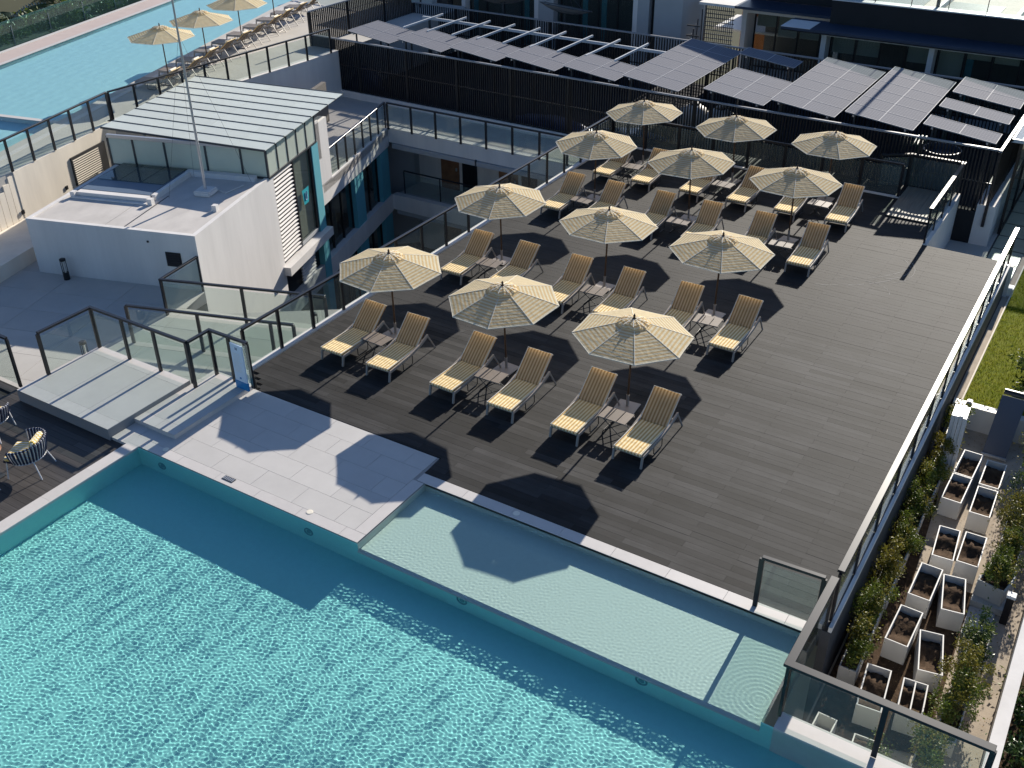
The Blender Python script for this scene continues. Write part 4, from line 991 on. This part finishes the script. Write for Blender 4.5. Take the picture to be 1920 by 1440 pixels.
# mesh dishes
def dish(label, c, rz, tilt):
    t = thing('satellite_dish', label, 'satellite dish', c, rz, 'mesh satellite dishes behind the far fence')
    def b(n, mb, m, p=t): return link(n, mb.mesh(n, M[m]), p)
    b('mast', MB().tube([(0, 0, 0), (0, 0, 2.6)], .06, 8), 'rib')
    T = Matrix.Rotation(tilt, 4, 'X'); Rr = 1.35
    rim = MB()
    def pt(r, a): return tuple((T @ Vector((r*math.cos(a), r*math.sin(a), .32*(r/Rr)**2)))+Vector((0, 0, 2.65)))
    for r in (.45, .9, 1.35): rim.tube([pt(r, a) for a in np.linspace(0, 2*math.pi, 24, False)], .02 if r > 1 else .012, 5, closed=True)
    b('rim', rim, 'rib')
    for k in range(12): b('spoke', MB().tube([pt(.05, k*math.pi/6), pt(.7, k*math.pi/6), pt(1.35, k*math.pi/6)], .014, 5), 'rib')
    sk_ = MB(); N = 36
    vs = [pt(1.33*i/9, 2*math.pi*k/N) for i in range(1, 10) for k in range(N)]
    fs = [(i*N+k, i*N+(k+1) % N, (i+1)*N+(k+1) % N, (i+1)*N+k) for i in range(8) for k in range(N)]
    sk_.add(vs, fs); b('mesh_skin', sk_, 'dishmesh')
    top = tuple((T @ Vector((0, 0, 1.0)))+Vector((0, 0, 2.65)))
    for k in range(3): b('feed_strut', MB().tube([pt(1.3, k*2.094), top], .012, 5), 'rib')
    b('feed_horn', MB().lathe([(.09, -.12), (.09, .1), (.03, .14)], 10, top), 'planter')
def mesh_mat():
    m = bpy.data.materials.new('perforated dish'); m.use_nodes = True; n = m.node_tree; b = n.nodes['Principled BSDF']
    b.inputs['Base Color'].default_value = (.32, .30, .27, 1); b.inputs['Alpha'].default_value = .55; b.inputs['Roughness'].default_value = .5; return m
M['dishmesh'] = mesh_mat()
dish('large mesh satellite dish catching light in front of the grey hotel wing', (-14.2, 28.0, -.4), .5, R(-24))
dish('second mesh satellite dish, darker, in front of the glazing', (-10.5, 28.0, -.55), -.3, R(-14))

# ================================================================== PIT, WALKWAY AND GLASS SHELTER AT THE FAR DECK CORNER
struct('stairwell_floor', MB().prism([(10.6, 13.42), (12.49, 13.42), (12.49, 26), (10.6, 26)], -1.9, -1.65), M['terr'])
tag(MB().box(10.95, 11.1, 13.42, 18.5, -1.65, .04).build('stairwell_wall', M['white']), 'white wall lining the sunken stairwell by the deck corner', 'wall')
tag(MB().prism([(11.72, 18.3), (12.35, 18.3), (12.2, 24), (11.6, 24)], -1.65, -.15).build('stub_wall', M['white']), 'shaded white stub wall in the sunken stairwell', 'wall')
tag(MB().box(10.62, 11.71, 18.3, 18.36, -1.65, -.45).build('black_screen', M['blackm']), 'black panel closing the sunken stairwell under the slat fence', 'panel')
ph = struct('timber_platform', MB().box(9.3, 10.9, 15.2, 18.3, -.02, .03), M['under'])
for k in range(9): MB().box(9.3+k*.178+.003, 9.3+k*.178+.175, 15.22, 18.28, .03, .05).build('plank', mat('pale board', (.30, .26, .20), .6, var=.3, vs=(20, 1, 1)) if k == 0 else bpy.data.materials['pale board'], ph)
wk = struct('walkway', MB().prism([(12.5, 13.2), (19, 13.2), (19, 30), (12.5, 30)], -1.9, -1.668), M['rib'])  # dark base between pavers stands in for shadows of the roof frame
for i in range(5):
    for k in range(13):
        MB().box(12.55+i*1.25, 12.55+i*1.25+1.15, 13.3+k*1.28, 13.3+k*1.28+1.18, -1.668, -1.65).build('glass_paver', M['green'], wk)
sh = thing('glass_shelter', 'glass sided shelter with pale hazed glass roof at the far end of the walkway', 'shelter', (12.3, 18, -1.65))
for k in range(6):
    for j in range(4): MB().box(12.24+k*1.3, 13.5+k*1.3, 19.58+j*2.9, 22.44+j*2.9, 1.87, 1.9).build('roof_pane', M['skyhaze'], sh)
for k in range(7): MB().box(12.18+k*1.3, 12.24+k*1.3, 19.5, 31.2, 1.84, 1.93).build('roof_bar', M['sheet'], sh)
MB().box(12.18, 20, 19.5, 19.578, 1.82, 1.94).build('roof_edge', M['sheet'], sh)
for y in (19.7, 22.3, 24.9, 27.5): MB().box(12.45, 12.55, y, y+.1, -1.65, 1.84).build('post', M['black'], sh)
for y in (19.8, 22.4, 25.0): MB().box(12.49, 12.51, y+.05, y+2.4, -1.6, 1.8).build('glass_panel', M['win'], sh)
for z in (-1.6, .4, 1.79): MB().box(12.46, 12.54, 19.81, 27.49, z-.03, z+.03).build('rail', M['black'], sh)
MB().box(13.6, 14.2, 18.6, 19.4, -1.65, -.2).build('counter', M['sheet'], sh)
struct('end_wall', MB().box(13.6, 13.75, 13.1, 13.25, -1.7, .02), M['white'])

# ================================================================== PLANTER GARDEN BESIDE THE DECK
struct('garden_ground', MB().box(13.66, 16.6, -7.0, 6.2, -2.2, -1.66), M['conc'])
struct('garden_soil', MB().prism([(13.7, -6.8), (14.25, -6.8), (14.5, -2), (14.2, 2.6), (13.7, 5.6)], -1.67, -1.645), M['soil'])
struct('garden_soil', MB().prism([(14.2, -5.6), (15.7, -5.2), (15.6, -.4), (14.5, -.6)], -1.67, -1.642), M['soil'])
tag(MB().box(16.62, 16.86, -12, 6.2, -8, -1.05).build('boundary_wall', M['white']), 'white boundary wall on the outer edge of the planter garden', 'wall')
tag(MB().box(13.5, 18.5, -7.42, -7.02, -8, .0).build('pool_end_wall', M['edge']), 'pale pool end wall carrying the glass railing above the planters', 'wall')
rwg = tag(MB().box(13.68, 16.7, 6.0, 6.25, -1.66, -.98).build('retaining_wall', M['planter']), 'low white retaining wall between lawn and planter garden', 'wall')
struct('garden_path', MB().box(13.66, 13.84, 6.25, 16.5, -1.8, -1.0), M['conc'])
edg = struct('lawn_edging', MB().box(13.845, 13.885, 6.25, 16.4, -1.8, -.975), M['cream'])
struct('lawn', MB().box(13.886, 24, 6.25, 40, -2, -1.03), M['turf'])
struct('side_ground', MB().prism([(16.9, -20), (60, -20), (60, 6.2), (16.9, 6.2)], -6, -2.8), M['soil'])
def grass():
    g = np.random.default_rng(5); n = 26000
    x = g.uniform(13.9, 17.3, n); y = 6.3+9.7*g.random(n)**1.1
    h = g.uniform(.03, .075, n); a = g.uniform(0, 6.28, n); w = g.uniform(.004, .008, n); lx = g.normal(0, .03, n); ly = g.normal(0, .03, n)
    v = np.zeros((n, 3, 3)); v[:, 0] = np.stack([x-w*np.cos(a), y-w*np.sin(a), np.full(n, -1.03)], -1); v[:, 1] = np.stack([x+w*np.cos(a), y+w*np.sin(a), np.full(n, -1.03)], -1)
    v[:, 2] = np.stack([x+lx, y+ly, -1.03+h], -1)
    me = bpy.data.meshes.new('grass'); me.from_pydata(v.reshape(-1, 3).tolist(), [], np.arange(3*n).reshape(-1, 3).tolist()); me.materials.append(M['blade'])
    stuff(link('grass', me))
grass()
tag(MB().box(13.6, 13.9, 13.2, 13.55, -1.05, -.75).build('junction_box', M['planter'], None, .02), 'small white box on the path edge beside the lawn', 'box')
jb = tag(MB().box(14.0, 14.14, 6.02, 6.2, -.985, -.86).build('spotlight', M['planter'], None, .02), 'small white garden spotlight on the retaining wall', 'light')
# planter boxes
def planter(label, c, L_, W_, ang, z, h, m='planter', soil=.12, wall=.028, group='rectangular white planter boxes', tilt=(0, 0), divider=False):
    t = thing('planter_box', label, 'planter', (c[0], c[1], z), R(ang), group)
    t.rotation_euler = (tilt[0], tilt[1], R(ang))
    a, b = W_/2, L_/2
    mb = MB(); mb.box(-a, a, -b, b, 0, .02)
    mb.box(-a, -a+wall, -b, b, .0201, h); mb.box(a-wall, a, -b, b, .0201, h); mb.box(-a+wall, a-wall, -b, -b+wall, .0201, h); mb.box(-a+wall, a-wall, b-wall, b, .0201, h)
    link('box', mb.mesh('box', M[m], .004), t)
    n, k_ = 7, 14; q = random.Random(label); vs = []
    for i in range(n+1):
        for j in range(k_+1): vs.append((-a+wall+(W_-2*wall)*i/n, -b+wall+(L_-2*wall)*j/k_, h-soil+q.uniform(-.03, .03)+.05*math.sin(j*.7+q.random())))
    s_ = MB().add(vs, [(i*(k_+1)+j, (i+1)*(k_+1)+j, (i+1)*(k_+1)+j+1, i*(k_+1)+j+1) for i in range(n) for j in range(k_)])
    link('soil', s_.mesh('soil', M['soil'], smooth=True), t)
    if divider: link('divider', MB().box(-.012, .012, -b+wall, b-wall, h-.1, h-.004).mesh('divider', M[m]), t)
    return t
BX = [((14.59, 3.64), -2.0, 'empty white planter box nearest the upright bundle of pale sheets'), ((14.56, 2.5), -1.5, 'soil filled white planter box touching the one by the pale sheets'),
      ((15.18, 3.5), .5, 'empty white planter box beside the dark slanted board'), ((15.2, 2.29), 1.0, 'white soil filled planter box in front of the one by the dark board'),
      ((14.79, .35), 4.1, 'white planter box on the railing side of the middle touching pair'), ((15.31, .42), 1.3, 'white planter box on the wall side of the middle touching pair'),
      ((14.7, -1.14), -.8, 'white planter box on the railing side of the V shaped pair'), ((15.28, -1.22), 9.8, 'slanted white planter box of the V shaped pair, near the green jug'),
      ((14.64, -2.66), -1.8, 'white planter box on the railing side, second pair from the pool'), ((15.26, -3.11), 11.3, 'slanted white planter box, second pair from the pool, on the wall side'),
      ((14.57, -4.56), 5.1, 'white planter box crossing under the pool end railing cap')]
for k, (c, a, lab) in enumerate(BX): planter(lab, c, 1.12, .455, a, -1.645, .5, soil=.14 if k % 3 else .2)
planter('short white planter box split by a divider, behind the pool end railing', (15.24, -4.45), .9, .45, 5.6, -1.645, .5, divider=True)
planter('small square white planter low behind the end railing glass', (14.02, -5.82), .5, .36, -2, -1.645, .4, soil=.3)
planter('squat white planter filled with dry soil behind the end railing glass', (14.79, -5.84), .5, .48, 3, -1.645, .3, soil=.05)
planter('stone planter with a bushy shrub, raised on a grey plinth', (15.95, -.35), .62, .55, -12, -1.5, .42, m='plgrey', soil=.06)
tag(MB().box(15.6, 16.3, -.8, .1, -1.66, -1.5).build('plinth', M['plgrey']), 'grey stone plinth under the shrub planter', 'plinth')
tag(MB().box(15.62, 16.12, -1.75, -.82, -1.66, -1.635).build('paving_slab', M['grey']), 'grey paving slab in front of the shrub planter', 'slab')
wl = thing('bollard_lamp', 'black garden bollard lamp with white cap beside the shrub planter', 'lamp', (16.3, -.95, -1.66))
MB().box(16.23, 16.37, -1.02, -.88, -1.66, -.95).build('body', M['black'], wl); MB().box(16.21, 16.39, -1.04, -.86, -.95, -.88).build('cap', M['planter'], wl, .01)
gp_ = thing('watering_can', 'small pale green plastic jug on the soil between planters', 'jug', (15.78, -1.75, -1.64))
link('body', MB().lathe([(.09, 0), (.11, .05), (.11, .2), (.06, .27), (.035, .33)], 14).mesh('body', M['frost'], smooth=True), gp_); link('handle', MB().tube([(.1, 0, .2), (.18, 0, .2), (.18, 0, .08), (.1, 0, .06)], .014, 6).mesh('handle', M['frost']), gp_)
tag(MB().prism([(15.15, -6.75), (15.45, -6.5), (15.42, -6.46), (15.12, -6.71)], -1.64, -.75).build('upright_slab', M['planter'], None, .008), 'white board standing upright behind the end railing glass', 'board')
# stack of pale sheets and the dark slanted board
sp_ = thing('sheet_stack', 'upright bundle of pale corrugated sheets beside the planter boxes', 'sheets', (14.15, 3.75, -1.64))
for k in range(4):
    MB().prism([(13.96+k*.088, 3.5-.02*(k % 2)), (14.04+k*.088, 3.5-.02*(k % 2)), (14.02+k*.088, 4.05), (13.94+k*.088, 4.05)], -1.64, .14+.015*(k % 3)).build('sheet', M['sheet'], sp_)
db = thing('leaning_board', 'large dark grey board leaning against the low white retaining wall', 'board', (15.05, 5.4, -1.64))
MB().add([(14.74, 5.0, -1.63), (15.3, 5.0, -1.63), (15.36, 5.93, -.35), (14.78, 5.93, -.35), (14.74, 5.07, -1.65), (15.3, 5.07, -1.65), (15.36, 5.99, -.38), (14.78, 5.99, -.38)],
         [(0, 1, 2, 3), (7, 6, 5, 4), (0, 4, 5, 1), (1, 5, 6, 2), (2, 6, 7, 3), (3, 7, 4, 0)]).build('board', mat('slate board', (.09, .10, .125), .5, .4), db)
MB().bar((14.72, 4.96, -1.6), (15.32, 4.96, -1.6), .05, .06).build('foot_strip', M['grey'], db)
for k in range(2): MB().bar((14.8, 5.98+.06*k, -.3+.05*k), (15.38, 5.98+.06*k, -.3+.05*k), .05, .06).build('top_strip', M['rib'], db)
tag(MB().box(15.6, 15.75, 5.75, 5.9, -1.6, -.75).build('meter_box', M['planter'], None, .01), 'small white meter box beside the dark slanted board', 'box')

# shrubs: many leaf-sized blades on branching stems
def leaf_cloud(n, ctr, rad, seed, size=(.03, .07), shell=.3, droop=0):
    g = np.random.default_rng(seed); ctr = np.array(ctr); rad = np.array(rad)
    k = 22; sub = g.normal(0, 1, (k, 3)); sub /= np.linalg.norm(sub, axis=1)[:, None]; sub *= g.uniform(.15, 1.0, (k, 1)); sr = g.uniform(.14, .40, k)
    pw = sr**2/np.sum(sr**2); c = g.choice(k, n, p=pw); d = g.normal(0, 1, (n, 3)); d /= np.linalg.norm(d, axis=1)[:, None]
    p = sub[c]+d*(sr[c]*(shell+(1-shell)*g.random(n)))[:, None]
    wild = g.random(n) < .1; p[wild] *= g.uniform(1.0, 1.35, (wild.sum(), 1))
    p[:, 2] = np.maximum(p[:, 2], -.95); P = ctr+p*rad
    L_ = g.uniform(size[0], size[1], n); dr = d*.7+g.normal(0, .6, (n, 3)); dr[:, 2] += .2-droop; dr /= np.linalg.norm(dr, axis=1)[:, None]
    sd = np.cross(dr, g.normal(0, 1, (n, 3))); sd /= np.linalg.norm(sd, axis=1)[:, None]
    up = np.cross(sd, dr)
    a = P; b = P+dr*L_[:, None]*.5+sd*(L_*.28)[:, None]+up*(L_*.08)[:, None]; t = P+dr*L_[:, None]; e = P+dr*L_[:, None]*.5-sd*(L_*.28)[:, None]+up*(L_*.08)[:, None]
    v = np.stack([a, b, t, e], 1).reshape(-1, 3); f = np.arange(4*n).reshape(-1, 4)
    return v, f
def shrub(label, c, rad, seed, n=900, m='leafy', cat='shrub', group=None, size=(.03, .07), name='leafy_shrub', h0=.0, droop=0):
    t = thing(name, label, cat, c, 0, group)
    v, f = leaf_cloud(n, (0, 0, rad[2]*.95+h0), rad, seed, size, droop=droop)
    me = bpy.data.meshes.new('foliage'); me.from_pydata(v.tolist(), [], f.tolist()); me.materials.append(M[m]); link('foliage', me, t)
    n2 = n//3; v, f = leaf_cloud(n2, (0, 0, rad[2]*1.0+h0), tuple(r*1.08 for r in rad), seed+77, size, droop=droop)
    me = bpy.data.meshes.new('young_foliage'); me.from_pydata(v.tolist(), [], f.tolist()); me.materials.append(M['leafy2' if m != 'leafd' else 'leafy']); link('young_foliage', me, t)
    q = random.Random(seed); sb = MB()
    for k in range(7):
        a = q.uniform(0, 6.28); r = q.uniform(.3, .8)
        sb.tube([(0, 0, 0), (rad[0]*r*.4*math.cos(a), rad[1]*r*.4*math.sin(a), h0+rad[2]*.7), (rad[0]*r*math.cos(a), rad[1]*r*math.sin(a), h0+rad[2]*(1.1+.6*q.random()))], .012, 5, .004)
    link('stem', sb.mesh('stem', M['trunk']), t)
    return t
# row of planted troughs along the railing wall
LR = [(13.98, 5.1), (14.0, 3.7), (13.98, 2.35), (13.96, 1.1), (13.98, -.15), (13.98, -1.4), (13.98, -2.65), (14.0, -3.75)]
for k, (x, y) in enumerate(LR):
    planter(f'narrow white trough of green plants by the deck wall, {ORD[k]} from the lawn', (x, y), 1.1, .34, rnd.uniform(-2, 2), -1.645, .42, soil=.03, group='planted troughs along the deck wall')
    shrub(f'leafy shrub in the {ORD[k]} trough from the lawn, along the deck wall', (x, y, -1.28), (.33+.07*rnd.random(), .64, .36+.12*rnd.random()), 100+k, 2300, ['leafy', 'leafy2', 'leafy', 'leafy'][k % 4], group='shrubs in the troughs along the deck wall')
RR = [(16.05, 4.2, .55), (16.1, 2.9, .5), (15.95, 1.75, .5), (16.05, .75, .42), (15.95, -.35, .36), (16.0, -2.5, .35), (15.95, -3.5, .45), (15.95, -4.5, .42), (15.75, -5.6, .42), (15.0, -6.2, .3)]
RL = ['tall climbing shrub beside the dark leaning board', 'dense shrub by the boundary wall opposite the first planters', 'yellow green shrub by the boundary wall, next to the middle pair', 'loose shrub just behind the stone planter',
      'bushy shrub growing in the raised stone planter', 'shrub in a white trough just before the bollard lamp', 'wispy shrub by the boundary wall opposite the slanted planter', 'sprawling shrub near the wall, opposite the divided planter', 'shrub near the outer wall close to the end railing', 'pale grassy shrub behind the end railing glass']
TRL = ['white trough under the tall climbing shrub by the leaning board', 'white trough by the boundary wall opposite the first planters', 'white trough by the wall beside the middle touching pair', 'white trough just behind the stone planter', '', 'white trough just before the bollard lamp', 'white trough by the wall opposite the slanted planter', 'white trough by the wall opposite the divided planter', 'white trough near the outer wall close to the end railing', '']
for k, (x, y, r) in enumerate(RR):
    if k not in (4, 9): planter(TRL[k], (x, y), 1.0, .36, rnd.uniform(-3, 3), -1.645, .4, soil=.03, group='planted troughs along the boundary wall')
    shrub(RL[k], (x, y, -1.62 if k == 9 else (-1.15 if k == 4 else -1.3)), (r*.95, .66 if k != 4 else .5, r*1.1), 200+k, 2500, ['leafy', 'leafd', 'leafy2', 'leafy'][k % 4] if k != 4 else 'leafy', group='shrubs along the boundary wall', droop=.2)
tk = [(14.9, 8.1), (15.2, 7.0), (15.55, 9.2), (15.9, 10.8), (17.55, -2.5), (17.6, -4.4), (17.6, -6.1), (17.7, -7.9), (17.6, -.6)]
TL = ['dark round bush on the lawn closest to the leaning board', 'low dark bush at the lawn corner by the wall', 'dark bush on the lawn, second back', 'dark bush farthest along the lawn', 'dark glossy bush outside the boundary wall, by the bollard lamp', 'dark bush outside the wall opposite the slanted planters', 'dark bush outside the wall near the photo corner', 'dark bush outside the wall below the railing end', 'dark bush outside the wall opposite the stone planter']
for k, (x, y) in enumerate(tk):
    low_ = k >= 4
    shrub(TL[k], (x+(.5 if not low_ else 0), y, -2.8 if low_ else -1.03), (.75 if not low_ else 1.0, .8 if not low_ else 1.1, .62 if not low_ else .85), 300+k, 2200, 'leafd', 'bush', 'dark bushes', (.06, .13), 'dark_bush')

def litter():
    g = np.random.default_rng(21); n = 1500
    x = g.uniform(13.72, 16.58, n); y = g.uniform(-6.9, 5.9, n); a = g.uniform(0, 6.28, n); L_ = g.uniform(.02, .055, n)
    P = np.stack([x, y, np.full(n, -1.636)+g.uniform(0, .012, n)], -1); d = np.stack([np.cos(a), np.sin(a), g.normal(0, .15, n)], -1); q = np.stack([-np.sin(a), np.cos(a), g.normal(0, .2, n)], -1)
    v = np.stack([P, P+d*L_[:, None]*.5+q*(L_*.25)[:, None], P+d*L_[:, None], P+d*L_[:, None]*.5-q*(L_*.25)[:, None]], 1).reshape(-1, 3)
    me = bpy.data.meshes.new('fallen_leaves'); me.from_pydata(v.tolist(), [], np.arange(4*n).reshape(-1, 4).tolist())
    me.materials.append(mat('dry leaf', (.16, .09, .045), .8, .2, var=.6, vs=(7, 7, 7), c2=(.30, .22, .10))); stuff(link('fallen_leaves', me))
litter()

# palms and dense planting beyond the green glass
fm = MB()
for side in (-1, 1):
    for i in range(16):
        f = i/15; p = Vector((0, 2.3*f, .55*f-1.5*f*f)); ln = .62*math.sin(math.pi*min(.97, .15+.85*f))+.12
        tip = p+Vector((side*ln*.9, ln*.45, -.28*ln)); w_ = Vector((0, .045, 0))
        fm.add([p-w_, p+w_, p.lerp(tip, .5)+w_*.9+Vector((0, 0, .03)), tip, p.lerp(tip, .5)-w_*.9+Vector((0, 0, .03))], [(0, 1, 2, 3, 4)])
fm.tube([(0, 2.3*f, .55*f-1.5*f*f) for f in np.linspace(0, 1, 7)], .03, 5, .008)
frond_me = fm.mesh('frond', M['palm'])
PP = [(-39, 13.5), (-42.5, 14.8), (-40.5, 17.2), (-44, 19), (-42, 21.5), (-45.5, 23.5), (-43.5, 26)]
for k, (x, y) in enumerate(PP):
    t = thing('palm_tree', f'dark palm beyond the green glass balustrade, {ORD[k]} from the left photo edge', 'palm tree', (x, y, -6.5), rnd.uniform(0, 6), 'palms beyond the upper pool')
    h = 5.6+rnd.uniform(0, 1.6)
    link('trunk', MB().tube([(0, 0, 0), (.12, .05, h*.5), (0, 0, h)], .17, 8, .1).mesh('trunk', M['trunk']), t)
    for q in range(15):
        o = link('frond', frond_me, t); o.location = (0, 0, h-.05); o.rotation_euler = (R(rnd.uniform(-25, 38)), R(rnd.uniform(-12, 12)), q*.419*2.4); o.scale = (1, 1, 1)*1 if False else (rnd.uniform(.85, 1.3),)*3
for k in range(4, 9):
    shrub(f'dense dark bush right behind the green glass, {ORD[k-4]} from the left photo edge', (-33.9-.28*k*1.0+rnd.uniform(-.3, .3)-1.6, 3+2.6*k, -.6), (1.3, 1.5, 1.2), 400+k, 1100, 'leafd', 'bush', 'undergrowth beyond the green glass', (.12, .3), 'dark_bush')
# stone building end at the top behind the upper pool
sb_ = thing('stone_wall', 'dark rubble stone wall with glazing beyond the end of the upper pool', 'wall', (-26, 31, -1))
MB().box(-34, -19.9, 31, 31.6, -1, 2.2).build('wall', M['stone'], sb_); MB().box(-24, -19.9, 29.5, 30, 1.28, 1.6).build('ledge', M['edge'], sb_)
railing('glass_railing', 'dark glass railing at the far end of the upper pool terrace', [(-28.0, 29.0), (-20.0, 28.6)], 1.3, 1.1, 1.6)

# ================================================================== SIGN, CHAIRS, TABLE, BOLLARD, DRAINS
sg = thing('sign_stand', 'free standing blue and white information sign at the gate, with small print', 'sign', (-1.42, -4.4, .12), R(-3))
def lk(n, mb, m, p=sg, b=0): return link(n, mb.mesh(n, M[m], b), p)
fc = lk('sign_panel', MB().box(-.21, .21, -.02, .02, .22, 1.28), 'signw', b=.004); lk('sign_foot', MB().box(-.22, .22, -.03, .03, 0, .22), 'signb', b=.004)
pr_ = MB()
for k in (-1, 1): pr_.box(k*.022-.014, k*.022+.014, -.0235, -.0205, 1.13, 1.2)
lk('emblem', pr_, 'signk', fc)
pl_ = MB(); q = random.Random(3)
for k in range(14): pl_.box(-.15, -.15+q.uniform(.18, .30), -.0225, -.0205, .50+k*.04, .506+k*.04)
lk('small_print', pl_, 'blind', fc); lk('lower_mark', MB().box(-.03, .03, -.0235, -.0205, .3, .35), 'signb', fc)

def rope_chair(label, c, rz):
    t = thing('rope_chair', label, 'chair', (c[0], c[1], -.08), rz, 'rope tub chairs'); t.scale = (1.34, 1.34, 1.2)
    def b(n, mb, m, p=t, bev=0, sm=False): return link(n, mb.mesh(n, M[m], bev, sm), p)
    def arc(a, r, z): return (r*1.08*math.cos(a), r*math.sin(a), z)
    A = np.linspace(R(-20), R(200), 46)
    top = [arc(a, .34, .66+.06*math.sin(a)) for a in A]; bot = [arc(a, .29, .36) for a in A]
    b('top_rail', MB().tube(top, .014, 6), 'navyrope'); b('seat_rail', MB().tube(bot, .013, 6), 'alu')
    for i in range(len(A)):
        nm = 'whiterope' if i % 2 else 'navyrope'
        T = Vector(top[i]); B = Vector(bot[i]); out = Vector((T.x, T.y, 0)).normalized()*.02
        b('rope', MB().tube([B, B.lerp(T, .5)+out, T+out*.9, T+Vector((0, 0, .018)), T-out*.7, B.lerp(T, .5)-out*.3, B], .013 if nm == 'navyrope' else .0055, 5), nm)
    b('seat', MB().prism([arc(a, .28, 0)[:2] for a in np.linspace(R(-30), R(210), 20)]+[(-.24, -.3), (.24, -.3)], .34, .37), 'navyrope')
    b('seat_cushion', MB().prism([arc(a, .265, 0)[:2] for a in np.linspace(R(-25), R(205), 18)]+[(-.25, -.28), (.25, -.28)], .372, .46), 'ycush', bev=.02)
    bc = MB().bar((0, .17, .46), (0, .25, .78), .36, .1, (0, -1, .3)); b('back_cushion', bc, 'ycush', bev=.03)
    for sx in (-1, 1):
        b('leg', MB().tube([(sx*.24, -.24, .36), (sx*.27, -.28, 0)], .011, 6), 'whiterope'); b('leg', MB().tube([(sx*.2, .2, .36), (sx*.26, .30, 0)], .011, 6), 'whiterope')
    return t
rope_chair('navy and white rope chair with yellow cushions facing the round table', (-3.32, -9.2), R(-62))
rope_chair('rope tub chair behind the table, half out of frame by the railing', (-5.35, -8.75), R(-150))
tbl = thing('round_table', 'round brown wooden table cut off at the photo edge beside the rope chair', 'table', (-3.85, -9.85, -.08))
def tl(n, mb, m, b=0): return link(n, mb.mesh(n, M[m], b), tbl)
tl('table_top', MB().lathe([(.36, .70), (.37, .715), (.36, .735)], 28), 'wood'); tl('stem', MB().tube([(0, 0, .02), (0, 0, .7)], .03, 8), 'rib'); tl('base_plate', MB().box(-.22, .22, -.22, .22, 0, .02), 'rib', .006)
tl('leg_brace', MB().bar((-.2, 0, .695), (.2, 0, .695), .03, .02), 'rib')
rope_chair('rope chair at the lower photo edge, only a white leg showing', (-3.55, -10.5), R(10))

def bollard(label, c, z):
    t = thing('bollard_light', label, 'bollard light', (c[0], c[1], z), 0, 'black cage bollard lights')
    def b(n, mb, m): return link(n, mb.mesh(n, M[m]), t)
    b('base', MB().lathe([(.1, 0), (.1, .24), (.095, .25)], 14), 'black'); b('cap', MB().lathe([(.1, .66), (.1, .72), (.06, .74)], 14), 'black'); b('lamp_core', MB().lathe([(.04, .25), (.04, .66)], 10), 'planter')
    for k in range(4): b('cage_bar', MB().tube([(.088*math.cos(k*1.571+.6), .088*math.sin(k*1.571+.6), .24), (.088*math.cos(k*1.571+.6), .088*math.sin(k*1.571+.6), .67)], .014, 6), 'black')
bollard('black bollard light standing in front of the white block', (-12.45, -1.36), -.9)
bollard('black bollard light seen through the courtyard railing glass, by the stairwell', (-3.0, .0), -.9)
bollard('black bollard light low behind the landing glass', (-7.4, -4.6), -.9)
dg = thing('floor_drain', 'small dark slotted drain cover in the pale paving by the pool', 'drain', (.86, -7.2, .001))
MB().box(.7, 1.02, -7.27, -7.13, .001, .008).build('frame', M['rib'], dg)
for k in range(6): MB().box(.72+k*.05, .745+k*.05, -7.25, -7.15, .008, .014).build('bar', M['alu'], dg)
for k, (x, y, z, lab) in enumerate([(-1.22, -7.14, .001, 'round skimmer cap in the paving nearest the pool corner'), (3.17, -7.14, .001, 'round skimmer cap in the paving closer to the shallow pool'), (6.95, -4.9, .005, 'small round cap set in the shallow pool coping')]):
    tag(link('skimmer_cap', MB().lathe([(.075, 0), (.075, .005), (.06, .008)], 18).mesh('skimmer_cap', M['blind'])), lab, 'drain cap', 'round caps in the pool paving').location = (x, y, z)
